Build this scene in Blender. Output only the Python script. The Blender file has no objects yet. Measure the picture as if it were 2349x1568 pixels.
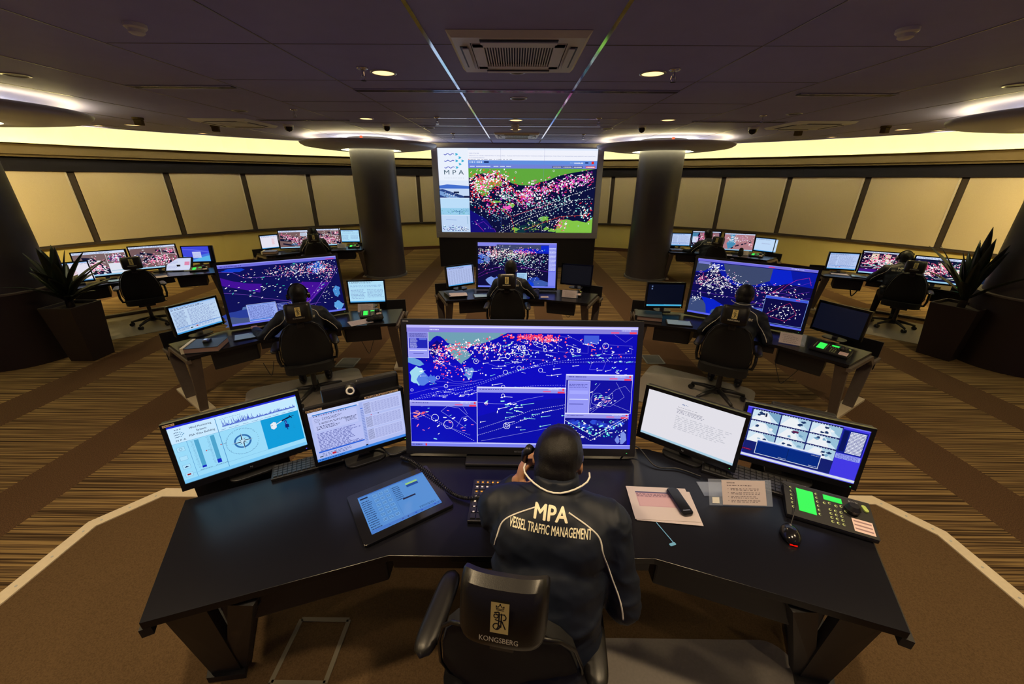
import bpy, bmesh, math, random
from mathutils import Vector, Matrix, Euler
from mathutils.bvhtree import BVHTree
PI = math.pi
SC = bpy.context.scene
COL = SC.collection
random.seed(7)

# ------------------------------------------------------------------ camera, exposure, world
cam_d = bpy.data.cameras.new('camera')
cam = bpy.data.objects.new('camera', cam_d)
COL.objects.link(cam)
cam_d.sensor_fit = 'HORIZONTAL'
cam_d.sensor_width = 36.0
cam_d.lens = 36.0 * 887.38 / 2349.0
cam_d.clip_start = 0.05
cam_d.clip_end = 100
_pi, _yaw, _ro = 0.398008, -0.0056725, 0.00648025
F = Vector((math.sin(_yaw)*math.cos(_pi), math.cos(_yaw)*math.cos(_pi), -math.sin(_pi)))
R0 = Vector((math.cos(_yaw), -math.sin(_yaw), 0))
U0 = R0.cross(F)
R1 = R0*math.cos(_ro) + U0*math.sin(_ro)
U1 = -R0*math.sin(_ro) + U0*math.cos(_ro)
mw = Matrix((R1, U1, -F)).transposed().to_4x4()
mw.translation = Vector((0, 0, 2.4))
cam.matrix_world = mw
SC.camera = cam
SC.view_settings.view_transform = 'Standard'
SC.view_settings.look = 'None'
SC.view_settings.gamma = 1.0
SC.view_settings.exposure = 0.0
SC.view_settings.use_curve_mapping = False
w = bpy.data.worlds.new('world'); SC.world = w
w.use_nodes = True
w.node_tree.nodes['Background'].inputs[0].default_value = (0.32, 0.30, 1.0, 1)
w.node_tree.nodes['Background'].inputs[1].default_value = 0.12

FZ = 0.0          # main floor
PZ = 0.17         # platform top
CZ = 3.28         # ceiling
RC = (0.0, 3.1)   # centre of the round room
RW = 11.9

# ------------------------------------------------------------------ lamps of the room, plus added blind washes
WARM = (1.0, 0.74, 0.42)
YEL = (1.0, 0.76, 0.32)
def spot(x, y, z, power, ang=2.2, col=WARM, blend=0.8, size=0.07, aim=None):
    d = bpy.data.lights.new('ceiling_spot', 'SPOT'); d.energy = power; d.color = col
    d.spot_size = ang; d.spot_blend = blend; d.shadow_soft_size = size
    o = bpy.data.objects.new('ceiling_spot', d); COL.objects.link(o)
    o.location = (x, y, z)
    if aim:
        o.rotation_euler = (Vector(aim)-Vector((x, y, z))).to_track_quat('-Z', 'Y').to_euler()
    return o
# (x, y, power) of the ceiling downlights; each gets a fitting further down
DOWN = [(-1.20, 4.15, 95), (1.22, 4.13, 95), (0.0, 7.13, 170), (-2.39, 7.06, 80), (2.41, 7.02, 80), (0.0, 8.4, 110),
        (-7.05, 8.05, 150), (7.05, 8.05, 170)]
WASH = [(sd_*9.3*math.sin(math.radians(a_)), 3.1+9.3*math.cos(math.radians(a_)), p_*(1.15 if sd_ > 0 else 1.0)) for sd_ in (-1, 1) for a_, p_ in ((47, 60), (57, 450), (66, 2000), (75, 3300), (84, 2400))]  # unseen wash lamps, added to brighten the side blinds
UNSEEN = [(-2.4, 1.2, 130), (2.4, 1.2, 130), (-1.0, 1.0, 140), (1.0, 1.0, 140), (-2.2, -1.7, 120), (2.2, -1.7, 120), (-5.0, 2.6, 110), (5.0, 2.6, 110)]
for (x, y, p) in DOWN + UNSEEN:
    c = YEL if abs(x) > 6 else WARM
    spot(x, y, CZ-0.03, p, col=c)
for (x, y, p) in WASH:
    q_ = Vector((x-RC[0], y-RC[1])).normalized(); spot(x, y, CZ-0.03, p*0.16, col=YEL, ang=2.1, blend=0.5, size=0.1, aim=(RC[0]+q_.x*12.0, RC[1]+q_.y*12.0, 0.9))

# ------------------------------------------------------------------ materials
def lin(c):
    def f(v):
        v = v/255.0
        return v/12.92 if v <= 0.04045 else ((v+0.055)/1.055)**2.4
    return (f(c[0]), f(c[1]), f(c[2]))
MATS = {}
def pm(name, col, rough=0.6, metal=0.0, noise=0.0, nscale=40.0, bump=0.0, spec=0.5, alpha=None, coat=0.0, sheen=0.0):
    """principled material with a procedural mottle"""
    if name in MATS: return MATS[name]
    m = bpy.data.materials.new(name); m.use_nodes = True
    nt = m.node_tree; b = nt.nodes['Principled BSDF']
    b.inputs['Roughness'].default_value = rough
    b.inputs['Metallic'].default_value = metal
    b.inputs['Specular IOR Level'].default_value = spec
    b.inputs['Coat Weight'].default_value = coat
    b.inputs['Sheen Weight'].default_value = sheen
    tc = nt.nodes.new('ShaderNodeTexCoord')
    n = nt.nodes.new('ShaderNodeTexNoise'); n.inputs['Scale'].default_value = nscale; n.inputs['Detail'].default_value = 3
    nt.links.new(tc.outputs['Object'], n.inputs['Vector'])
    mx = nt.nodes.new('ShaderNodeMix'); mx.data_type = 'RGBA'
    k = max(0.02, noise)
    mx.inputs[6].default_value = tuple(max(0, v*(1-k)) for v in col)+(1,)
    mx.inputs[7].default_value = tuple(min(1, v*(1+k)) for v in col)+(1,)
    nt.links.new(n.outputs['Fac'], mx.inputs[0])
    nt.links.new(mx.outputs[2], b.inputs['Base Color'])
    if bump:
        bp = nt.nodes.new('ShaderNodeBump'); bp.inputs['Strength'].default_value = bump; bp.inputs['Distance'].default_value = 0.01
        nt.links.new(n.outputs['Fac'], bp.inputs['Height']); nt.links.new(bp.outputs['Normal'], b.inputs['Normal'])
    if alpha is not None:
        b.inputs['Alpha'].default_value = alpha
    MATS[name] = m
    return m
def em(name, col, strength, sample='AUTO'):
    if name in MATS: return MATS[name]
    m = bpy.data.materials.new(name); m.use_nodes = True
    nt = m.node_tree; nt.nodes.clear()
    o = nt.nodes.new('ShaderNodeOutputMaterial'); e = nt.nodes.new('ShaderNodeEmission')
    e.inputs[0].default_value = (*col, 1); e.inputs[1].default_value = strength
    nt.links.new(e.outputs[0], o.inputs[0])
    if sample == 'NONE': m.cycles.emission_sampling = 'NONE'
    MATS[name] = m
    return m
def screen_mat(name, strength):
    if name in MATS: return MATS[name]
    m = bpy.data.materials.new(name); m.use_nodes = True
    nt = m.node_tree; nt.nodes.clear()
    o = nt.nodes.new('ShaderNodeOutputMaterial'); e = nt.nodes.new('ShaderNodeEmission')
    a = nt.nodes.new('ShaderNodeAttribute'); a.attribute_name = 'Col'
    g = nt.nodes.new('ShaderNodeBsdfGlossy'); g.inputs['Roughness'].default_value = 0.3; g.inputs['Color'].default_value = (0.03, 0.03, 0.03, 1)
    ad = nt.nodes.new('ShaderNodeAddShader')
    nt.links.new(a.outputs['Color'], e.inputs[0]); e.inputs[1].default_value = strength
    nt.links.new(e.outputs[0], ad.inputs[0]); nt.links.new(g.outputs[0], ad.inputs[1])
    nt.links.new(ad.outputs[0], o.inputs[0])
    MATS[name] = m
    return m
def print_mat():
    """printed paper, legends and lettering: flat colours read from the drawing itself"""
    if 'printed' in MATS: return MATS['printed']
    m = bpy.data.materials.new('printed'); m.use_nodes = True
    nt = m.node_tree; b = nt.nodes['Principled BSDF']; b.inputs['Roughness'].default_value = 0.6
    a = nt.nodes.new('ShaderNodeAttribute'); a.attribute_name = 'Col'
    nt.links.new(a.outputs['Color'], b.inputs['Base Color'])
    MATS['printed'] = m
    return m
M_BLACK = pm('black_plastic', (0.012, 0.012, 0.014), 0.38)
M_GLOSSB = pm('gloss_black', (0.008, 0.008, 0.01), 0.16)
M_DESK = pm('black_laminate', (0.0055, 0.0055, 0.009), 0.27, noise=0.25, nscale=60, spec=0.32)
M_DESKU = pm('black_steel', (0.010, 0.010, 0.012), 0.5)
M_LEG = pm('brown_grey_laminate', (0.11, 0.085, 0.07), 0.5, noise=0.15)
M_FOOT = pm('cream_laminate', (0.55, 0.47, 0.34), 0.5, noise=0.1)
M_FAB = pm('black_chair_fabric', (0.005, 0.005, 0.006), 0.85, noise=0.3, nscale=200)
M_LEATH = pm('black_chair_leather', (0.010, 0.009, 0.009), 0.36, noise=0.3, nscale=380, bump=0.06, spec=0.4)
M_JACK = pm('navy_jacket_cloth', (0.0055, 0.009, 0.020), 0.6, noise=0.35, nscale=30, spec=0.35)
M_TROU = pm('dark_trouser_cloth', (0.010, 0.010, 0.014), 0.8)
M_PIPE = pm('cream_piping', (0.75, 0.72, 0.66), 0.5)
M_SKIN = pm('skin', (0.50, 0.25, 0.13), 0.5, noise=0.12, nscale=30)
M_HAIR = pm('black_hair', (0.005, 0.004, 0.004), 0.45, noise=0.5, nscale=420, bump=0.22, spec=0.3)
M_CREAM = pm('cream_print', (0.80, 0.76, 0.58), 0.5)
M_WHITE = pm('white_plastic', (0.7, 0.7, 0.68), 0.4)
M_PAPER = pm('white_paper', (0.50, 0.46, 0.47), 0.7)
M_STEEL = pm('brushed_steel', (0.5, 0.5, 0.52), 0.3, metal=1.0)
M_CHROME = pm('chrome', (0.7, 0.7, 0.72), 0.12, metal=1.0)
M_CEIL = pm('ceiling_panel', (0.33, 0.335, 0.72), 0.62, noise=0.06, nscale=6, spec=0.3)  # blue of the screens' light is put into this even ceiling colour
M_CDARK = pm('ceiling_slot', (0.02, 0.018, 0.025), 0.5)
M_TBAR = pm('polished_bar', (0.80, 0.80, 0.84), 0.08, metal=1.0)
M_WALLY = pm('yellow_wall_paint', (0.55, 0.46, 0.16), 0.7, noise=0.05, nscale=3)
M_COVE = pm('cove_paint', (0.80, 0.76, 0.50), 0.7)
M_BULK = pm('bulkhead_paint', (0.085, 0.060, 0.026), 0.8, spec=0.1)
M_HEAD = pm('dark_blind_pelmet', (0.010, 0.009, 0.012), 0.8, spec=0.08)
M_BLIND = pm('roller_blind_cloth', (0.42, 0.35, 0.225), 0.75, noise=0.10, nscale=90)
M_MULL = pm('window_frame_metal', (0.042, 0.032, 0.026), 0.7, spec=0.15)
M_SKIRT = pm('dark_red_skirting', (0.07, 0.025, 0.015), 0.5)
M_COL = pm('column_cladding', (0.060, 0.052, 0.056), 0.42, noise=0.1, nscale=12, spec=0.4)
M_DISC = pm('disc_paint', (0.34, 0.34, 0.44), 0.35, noise=0.05)
M_PLAT = pm('brown_carpet', (0.112, 0.070, 0.034), 0.95, noise=0.55, nscale=160, spec=0.1)
M_TRIM = pm('pale_nosing', (0.72, 0.62, 0.46), 0.45, noise=0.08)
M_MAT = pm('chair_mat_plastic', (0.30, 0.27, 0.25), 0.38, alpha=0.75, noise=0.15, nscale=80)
M_POT = pm('dark_planter', (0.018, 0.009, 0.007), 0.55, noise=0.2)
M_LEAF = pm('dark_green_leaf', (0.008, 0.017, 0.007), 0.42, noise=0.4, nscale=15)
M_SOIL = pm('soil', (0.03, 0.02, 0.012), 0.9)
M_SILVER = pm('silver_frame', (0.34, 0.32, 0.36), 0.42)
M_ACR = pm('clear_acrylic', (0.55, 0.65, 0.9), 0.08, alpha=0.18)
M_LAMP = em('downlight_glow', (1.0, 0.62, 0.25), 2.2, 'NONE')
M_GREY = pm('grey_plastic', (0.12, 0.12, 0.13), 0.45)
M_RED = pm('orange_red_paint', (0.8, 0.10, 0.02), 0.5)

def carpet():
    m = bpy.data.materials.new('striped_carpet'); m.use_nodes = True
    nt = m.node_tree; N = nt.nodes; L = nt.links; b = N['Principled BSDF']
    b.inputs['Roughness'].default_value = 0.95; b.inputs['Specular IOR Level'].default_value = 0.1
    tc = N.new('ShaderNodeTexCoord'); sp = N.new('ShaderNodeSeparateXYZ'); L.new(tc.outputs['Object'], sp.inputs[0])
    def mth(op, a, bb=None, clamp=False):
        n = N.new('ShaderNodeMath'); n.operation = op; n.use_clamp = clamp
        for i, v in enumerate((a, bb)):
            if v is None: continue
            if isinstance(v, (int, float)): n.inputs[i].default_value = v
            else: L.new(v, n.inputs[i])
        return n.outputs[0]
    cx = N.new('ShaderNodeCombineXYZ')
    L.new(mth('MULTIPLY', sp.outputs[0], 0.45), cx.inputs[0]); L.new(mth('MULTIPLY', sp.outputs[1], 72.0), cx.inputs[1])
    n1 = N.new('ShaderNodeTexNoise'); n1.inputs['Scale'].default_value = 1.0; n1.inputs['Detail'].default_value = 3.0; n1.inputs['Roughness'].default_value = 0.7
    L.new(cx.outputs[0], n1.inputs['Vector'])
    r = N.new('ShaderNodeValToRGB'); e = r.color_ramp.elements
    e[0].position = 0.40; e[0].color = (0.040, 0.024, 0.013, 1)
    e[1].position = 0.50; e[1].color = (0.140, 0.088, 0.042, 1)
    e2 = r.color_ramp.elements.new(0.58); e2.color = (0.32, 0.215, 0.088, 1)
    L.new(n1.outputs['Fac'], r.inputs[0])
    ax = mth('ABSOLUTE', sp.outputs[0])
    t = mth('MODULO', mth('ADD', ax, 0.175), 1.65)
    dd = mth('ABSOLUTE', mth('SUBTRACT', t, 0.825))
    mask = mth('LESS_THAN', dd, 0.262)
    n2 = N.new('ShaderNodeTexNoise'); n2.inputs['Scale'].default_value = 150.0; n2.inputs['Detail'].default_value = 2
    L.new(tc.outputs['Object'], n2.inputs['Vector'])
    r2 = N.new('ShaderNodeValToRGB'); f = r2.color_ramp.elements
    f[0].position = 0.3; f[0].color = (0.060, 0.032, 0.018, 1); f[1].position = 0.7; f[1].color = (0.135, 0.078, 0.040, 1)
    L.new(n2.outputs['Fac'], r2.inputs[0])
    mx = N.new('ShaderNodeMix'); mx.data_type = 'RGBA'
    L.new(mask, mx.inputs[0]); L.new(r.outputs[0], mx.inputs[6]); L.new(r2.outputs[0], mx.inputs[7])
    L.new(mx.outputs[2], b.inputs['Base Color'])
    return m
M_CARPET = carpet()

# ------------------------------------------------------------------ mesh helpers
class MB:
    def __init__(s): s.v = []; s.f = []
    def add(s, vs, fs, M=None):
        o = len(s.v)
        for p in vs:
            p = Vector(p)
            s.v.append(tuple(M @ p) if M is not None else tuple(p))
        for q in fs: s.f.append(tuple(i+o for i in q))
        return s
    def box(s, c, d, M=None):
        x, y, z = c; a, b, h = d[0]/2, d[1]/2, d[2]/2
        vs = [(x-a,y-b,z-h),(x+a,y-b,z-h),(x+a,y+b,z-h),(x-a,y+b,z-h),(x-a,y-b,z+h),(x+a,y-b,z+h),(x+a,y+b,z+h),(x-a,y+b,z+h)]
        return s.add(vs, [(0,3,2,1),(4,5,6,7),(0,1,5,4),(1,2,6,5),(2,3,7,6),(3,0,4,7)], M)
    def prism(s, pts, z0, z1, M=None):
        n = len(pts)
        vs = [(p[0],p[1],z0) for p in pts]+[(p[0],p[1],z1) for p in pts]
        fs = [tuple(range(n-1,-1,-1)), tuple(range(n,2*n))]+[(i,(i+1)%n,n+(i+1)%n,n+i) for i in range(n)]
        return s.add(vs, fs, M)
    def cyl(s, p0, p1, r0, r1=None, n=16, caps=True, M=None):
        r1 = r0 if r1 is None else r1
        p0 = Vector(p0); p1 = Vector(p1); ax = (p1-p0)
        if ax.length < 1e-7: return s
        ax.normalize(); u = ax.orthogonal().normalized(); w_ = ax.cross(u)
        vs = []
        for p, r in ((p0,r0),(p1,r1)):
            for i in range(n):
                a = 2*PI*i/n; vs.append(p+u*(r*math.cos(a))+w_*(r*math.sin(a)))
        fs = [(i,(i+1)%n,n+(i+1)%n,n+i) for i in range(n)]
        if caps: fs += [tuple(range(n-1,-1,-1)), tuple(range(n,2*n))]
        return s.add(vs, fs, M)
    def tube(s, pts, r, n=8, M=None):
        pts = [Vector(p) for p in pts]; k = len(pts); vs = []; fs = []
        prev = None
        for i, p in enumerate(pts):
            t = (pts[min(i+1,k-1)]-pts[max(i-1,0)]).normalized()
            u = t.orthogonal().normalized() if prev is None else (prev - t*prev.dot(t))
            if u.length < 1e-6: u = t.orthogonal()
            u.normalize(); prev = u; w_ = t.cross(u)
            rr = r[i] if isinstance(r, (list,tuple)) else r
            for j in range(n):
                a = 2*PI*j/n; vs.append(p+u*(rr*math.cos(a))+w_*(rr*math.sin(a)))
        for i in range(k-1):
            for j in range(n): fs.append((i*n+j, i*n+(j+1)%n, (i+1)*n+(j+1)%n, (i+1)*n+j))
        fs += [tuple(range(n-1,-1,-1)), tuple(range((k-1)*n, k*n))]
        return s.add(vs, fs, M)
    def lathe(s, prof, n=48, M=None, closed=False):
        vs = []; fs = []; k = len(prof)
        for (r, z) in prof:
            for j in range(n):
                a = 2*PI*j/n; vs.append((r*math.cos(a), r*math.sin(a), z))
        for i in range(k if closed else k-1):
            i2 = (i+1) % k
            for j in range(n): fs.append((i*n+j, i*n+(j+1)%n, i2*n+(j+1)%n, i2*n+j))
        return s.add(vs, fs, M)
    def ell(s, c, r, n=16, m=10, M=None, rot=None):
        vs = []; fs = []
        Rm = Euler(rot).to_matrix() if rot else Matrix.Identity(3)
        for i in range(m+1):
            t = PI*i/m
            for j in range(n):
                a = 2*PI*j/n
                p = Rm @ Vector((r[0]*math.sin(t)*math.cos(a), r[1]*math.sin(t)*math.sin(a), r[2]*math.cos(t)))
                vs.append(Vector(c)+p)
        for i in range(m):
            for j in range(n): fs.append((i*n+j, (i+1)*n+j, (i+1)*n+(j+1)%n, i*n+(j+1)%n))
        return s.add(vs, fs, M)
    def cap(s, p0, p1, r0, r1=None, n=14):
        """rounded limb"""
        r1 = r0 if r1 is None else r1
        s.cyl(p0, p1, r0, r1, n); s.ell(p0, (r0,)*3, n, 8); s.ell(p1, (r1,)*3, n, 8); return s
    def mesh(s, name):
        me = bpy.data.meshes.new(name); me.from_pydata(s.v, [], s.f); me.update(); return me
    def build(s, name, mat, parent=None, smooth=False, bevel=0.0, loc=None, rot=None, seg=2, fixn=True):
        me = s.mesh(name)
        if fixn:
            bm = bmesh.new(); bm.from_mesh(me); bmesh.ops.recalc_face_normals(bm, faces=bm.faces); bm.to_mesh(me); bm.free()
        me.materials.append(mat)
        o = bpy.data.objects.new(name, me); COL.objects.link(o)
        if parent: o.parent = parent
        if loc is not None: o.location = loc
        if rot is not None: o.rotation_euler = rot
        if smooth:
            for p in me.polygons: p.use_smooth = True
            if smooth == 'auto':
                mod = o.modifiers.new('edges', 'EDGE_SPLIT'); mod.split_angle = 0.7
        if bevel:
            mod = o.modifiers.new('bevel', 'BEVEL'); mod.width = bevel; mod.segments = seg; mod.limit_method = 'ANGLE'; mod.angle_limit = 0.6
        return o
def thing(name, label, cat, loc=(0,0,0), rz=0.0, group=None):
    o = bpy.data.objects.new(name, None); COL.objects.link(o); o.empty_display_size = 0.05
    o.location = loc; o.rotation_euler = (0,0,rz); o['label'] = label; o['category'] = cat
    if group: o['group'] = group
    return o
def tag(o, label, cat, group=None):
    o['label'] = label; o['category'] = cat
    if group: o['group'] = group
    return o
def struct(o):
    o['kind'] = 'structure'; return o
def dup(o, parent=None):
    c = o.copy(); COL.objects.link(c); c.parent = parent
    for ch in list(o.children): dup(ch, c)
    return c
def T(x, y, z=0.0, rz=0.0, rx=0.0):
    return Matrix.Translation((x,y,z)) @ Matrix.Rotation(rz,4,'Z') @ Matrix.Rotation(rx,4,'X')
def rrect(w_, h_, r, n=5):
    pts = []
    for cx, cy, a0 in ((w_/2-r,h_/2-r,0),(-w_/2+r,h_/2-r,PI/2),(-w_/2+r,-h_/2+r,PI),(w_/2-r,-h_/2+r,1.5*PI)):
        for i in range(n+1):
            a = a0+PI/2*i/n; pts.append((cx+r*math.cos(a), cy+r*math.sin(a)))
    return pts

# ------------------------------------------------------------------ flat drawings (screens, prints, lettering)
_GL = {}
def glyphs(txt, bold=0.0):
    k = (txt, bold)
    if k in _GL: return _GL[k]
    cu = bpy.data.curves.new('lettering', 'FONT'); cu.body = txt; cu.size = 1.0; cu.resolution_u = 3
    ob = bpy.data.objects.new('lettering', cu)
    me = ob.to_mesh()
    vs = [(v.co.x, v.co.y) for v in me.vertices]; fs = [tuple(p.vertices) for p in me.polygons]
    ob.to_mesh_clear(); bpy.data.objects.remove(ob); bpy.data.curves.remove(cu)
    if bold:
        v0, f0 = list(vs), list(fs); vs, fs = [], []
        for dx, dy in ((0,0),(bold,0),(-bold,0),(0,bold*.7),(0,-bold*.7)):
            o_ = len(vs); vs += [(a+dx, b+dy) for a, b in v0]; fs += [tuple(i+o_ for i in q) for q in f0]
    x0 = min(v[0] for v in vs); x1 = max(v[0] for v in vs); y0 = min(v[1] for v in vs); y1 = max(v[1] for v in vs)
    _GL[k] = (vs, fs, x0, x1, y0, y1)
    return _GL[k]
class CV:
    """drawing in metres on a W x H sheet; (u, v) run 0..1 from the top left"""
    def __init__(s, W, H, bg=(0,0,0), seed=1):
        s.W, s.H = W, H; s.v = []; s.f = []; s.c = []; s.k = 0
        s.rnd = random.Random(seed)
        s.rect(0, 0, 1, 1, bg)
    def P(s, u, v): return (u*s.W, (1-v)*s.H)
    def raw(s, pts, fs, col):
        s.k += 1
        z = 0.00002+s.k*0.000022
        o = len(s.v); c = (*lin(col), 1)
        for p in pts: s.v.append((p[0], p[1], z)); s.c.append(c)
        for q in fs: s.f.append(tuple(i+o for i in q))
    def poly(s, uv, col): 
        pts = [s.P(*p) for p in uv]; s.raw(pts, [tuple(range(len(pts)))], col)
    def rect(s, u0, v0, u1, v1, col): s.poly([(u0,v1),(u1,v1),(u1,v0),(u0,v0)], col)
    def frame(s, u0, v0, u1, v1, col, t=0.001):
        tu = t/s.W; tv = t/s.H
        s.rect(u0,v0,u1,v0+tv,col); s.rect(u0,v1-tv,u1,v1,col); s.rect(u0,v0,u0+tu,v1,col); s.rect(u1-tu,v0,u1,v1,col)
    def line(s, uv, t, col, dash=0):
        pts = [Vector(s.P(*p)) for p in uv]; V = []; Fs = []
        for a, b in zip(pts, pts[1:]):
            d = b-a; L = d.length
            if L < 1e-6: continue
            d /= L; n = Vector((-d.y, d.x))*t/2
            segs = [(0, L)]
            if dash: segs = [(q*dash*2, min(L, q*dash*2+dash)) for q in range(int(L/dash/2)+1)]
            for q0, q1 in segs:
                if q1 <= q0: continue
                o = len(V); p = a+d*q0; r = a+d*q1
                V += [p-n, r-n, r+n, p+n]; Fs.append((o,o+1,o+2,o+3))
        if V: s.raw(V, Fs, col)
    def disc(s, u, v, r, col, n=10):
        c = s.P(u, v); s.raw([(c[0]+r*math.cos(2*PI*i/n), c[1]+r*math.sin(2*PI*i/n)) for i in range(n)], [tuple(range(n))], col)
    def ring(s, u, v, r, t, col, n=28, a0=0, a1=2*PI, dash=0):
        c = s.P(u, v); V = []; Fs = []
        for i in range(n+1):
            a = a0+(a1-a0)*i/n
            for q in (r-t/2, r+t/2): V.append((c[0]+q*math.cos(a), c[1]+q*math.sin(a)))
        for i in range(n):
            if dash and i % 2: continue
            Fs.append((2*i,2*i+1,2*i+3,2*i+2))
        s.raw(V, Fs, col)
    def text(s, txt, u, v, h, col, al='l', bold=0.0, sx=1.0, wmax=None):
        vs, fs, x0, x1, y0, y1 = glyphs(txt, bold); k = h/0.72
        if wmax: sx = wmax*s.W/((x1-x0)*k)
        c = s.P(u, v); ox = {'l': x0, 'c': (x0+x1)/2, 'r': x1}[al]
        s.raw([(c[0]+(p[0]-ox)*k*sx, c[1]+p[1]*k) for p in vs], fs, col)
    def greek(s, u0, v0, u1, v1, rows, col, fill=0.6, gap=0.25, t=0.42):
        """rows of word-like dashes: writing too small to read in the photo"""
        V = []; Fs = []; dv = (v1-v0)/rows
        for i in range(rows):
            u = u0; vv = v0+dv*(i+0.5)
            end = u0+(u1-u0)*(fill+(1-fill)*s.rnd.random())
            while u < end:
                wd = (u1-u0)*s.rnd.uniform(0.02, 0.09)
                a = s.P(u, vv+dv*t/2); b = s.P(min(u+wd, u1), vv-dv*t/2); o = len(V)
                V += [(a[0],a[1]),(b[0],a[1]),(b[0],b[1]),(a[0],b[1])]; Fs.append((o,o+1,o+2,o+3))
                u += wd+(u1-u0)*s.rnd.uniform(0.008, 0.05)*gap*4
        if V: s.raw(V, Fs, col)
    def marks(s, n, uc, vc, su, sv, cols, size, box, kind='mix', ang=None, fn=None):
        groups = {}
        for i in range(n):
            for _ in range(6):
                u = s.rnd.gauss(uc, su); v = s.rnd.gauss(vc, sv)
                if fn: v += fn(u)
                if box[0]+0.008 < u < box[2]-0.008 and box[1]+0.012 < v < box[3]-0.012: break
            else: continue
            c = s.rnd.choice(cols); V, Fs = groups.setdefault(c, ([], []))
            p = s.P(u, v); q = size*s.rnd.uniform(0.6, 1.35); k = kind if kind != 'mix' else s.rnd.choice(('dot','dot','ship','tri','sq'))
            o = len(V)
            if k == 'dot':
                V += [(p[0]+q*math.cos(a*PI/3), p[1]+q*math.sin(a*PI/3)) for a in range(6)]; Fs.append(tuple(range(o,o+6)))
            elif k == 'tri':
                V += [(p[0]-q,p[1]-q*0.8),(p[0]+q,p[1]-q*0.8),(p[0],p[1]+q)]; Fs.append((o,o+1,o+2))
            elif k == 'sq':
                V += [(p[0]-q*.8,p[1]-q*.8),(p[0]+q*.8,p[1]-q*.8),(p[0]+q*.8,p[1]+q*.8),(p[0]-q*.8,p[1]+q*.8)]; Fs.append((o,o+1,o+2,o+3))
            elif k == 'ship':
                a = (ang if ang is not None else 0.25)+s.rnd.gauss(0, .35); ca, sa = math.cos(a), math.sin(a)
                for x, y in ((-q*1.6,-q*.45),(q*1.2,-q*.45),(q*2.0,0),(q*1.2,q*.45),(-q*1.6,q*.45)):
                    V.append((p[0]+x*ca-y*sa, p[1]+x*sa+y*ca))
                Fs.append(tuple(range(o,o+5)))
            elif k == 'vec':
                a = (ang if ang is not None else 0.1)+s.rnd.gauss(0, .12); ca, sa = math.cos(a), math.sin(a); Lq = q*s.rnd.uniform(5, 11); t = q*.18
                for x, y in ((0,-t),(Lq,-t),(Lq,t),(0,t)): V.append((p[0]+x*ca-y*sa, p[1]+x*sa+y*ca))
                Fs.append((o,o+1,o+2,o+3)); o = len(V)
                V += [(p[0]+q*.8*math.cos(b*PI/3), p[1]+q*.8*math.sin(b*PI/3)) for b in range(6)]; Fs.append(tuple(range(o,o+6)))
        for c, (V, Fs) in groups.items(): s.raw(V, Fs, c)
    def blob(s, uc, vc, ru, rv, col, n=18, j=0.35):
        s.poly([(uc+ru*(1+s.rnd.uniform(-j,j))*math.cos(2*PI*i/n), vc-rv*(1+s.rnd.uniform(-j,j))*math.sin(2*PI*i/n)) for i in range(n)], col)
    def build(s, name, mat, parent=None, M=None):
        me = bpy.data.meshes.new(name)
        vs = [tuple(M @ Vector(p)) for p in s.v] if M is not None else s.v
        me.from_pydata(vs, [], s.f); me.update()
        at = me.color_attributes.new('Col', 'FLOAT_COLOR', 'POINT')
        flat = []
        for c in s.c: flat += c
        at.data.foreach_set('color', flat)
        me.materials.append(mat)
        o = bpy.data.objects.new(name, me); COL.objects.link(o)
        if parent: o.parent = parent
        return o
WHT = (255,255,255)

# ================================================================== THE ROOM
def pol(r, deg):
    a = math.radians(deg); return (RC[0]+r*math.sin(a), RC[1]+r*math.cos(a))
def arc(name, prof, mat, a0=-128, a1=128, step=2.75, parent=None, kind=True, closed=True, smooth=False):
    mb = MB(); n = max(1, int(round((a1-a0)/step))); k = len(prof); vs = []; fs = []
    for i in range(n+1):
        a = a0+(a1-a0)*i/n
        for (r, z) in prof:
            x, y = pol(r, a); vs.append((x, y, z))
    for i in range(n):
        for j in range(k if closed else k-1):
            j2 = (j+1) % k
            fs.append((i*k+j, (i+1)*k+j, (i+1)*k+j2, i*k+j2))
    if closed:
        fs.append(tuple(range(k))); fs.append(tuple(range(n*k+k-1, n*k-1, -1)))
    mb.add(vs, fs)
    o = mb.build(name, mat, parent, smooth=smooth)
    if kind and parent is None: struct(o)
    return o
# floor
mb = MB(); mb.prism([(RC[0]+12.4*math.sin(2*PI*i/72), RC[1]+12.4*math.cos(2*PI*i/72)) for i in range(72)][::-1], -0.1, 0.0)
struct(mb.build('floor', M_CARPET))
# raised platform of the front desk with its pale nosing
pl = [(-2.96, 1.46), (-2.96, 1.98), (-2.69, 2.30), (2.76, 2.30), (2.99, 1.98), (2.99, 1.46), (2.99, -4.0), (-2.96, -4.0)]
ctr = Vector((0, 0))
mb = MB(); mb.prism(pl, 0.0, PZ-0.004); struct(mb.build('floor_platform', M_PLAT))
def offs(p, d):
    out = []; n = len(p)
    for i in range(n):
        a, b, c = Vector(p[i-1]), Vector(p[i]), Vector(p[(i+1) % n])
        d1 = (b-a).normalized(); d2 = (c-b).normalized()
        n1 = Vector((d1.y, -d1.x)); n2 = Vector((d2.y, -d2.x))
        m = (n1+n2).normalized(); out.append(tuple(b+m*(d/max(0.3, m.dot(n1)))))
    return out
inner = offs(pl, 0.075)
if abs(inner[0][0]) > 2.96: inner = offs(pl, -0.075)
outer = [tuple(Vector(a)+(Vector(a)-Vector(b))*0.12) for a, b in zip(pl, inner)]
mb = MB(); n = len(pl)
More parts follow.
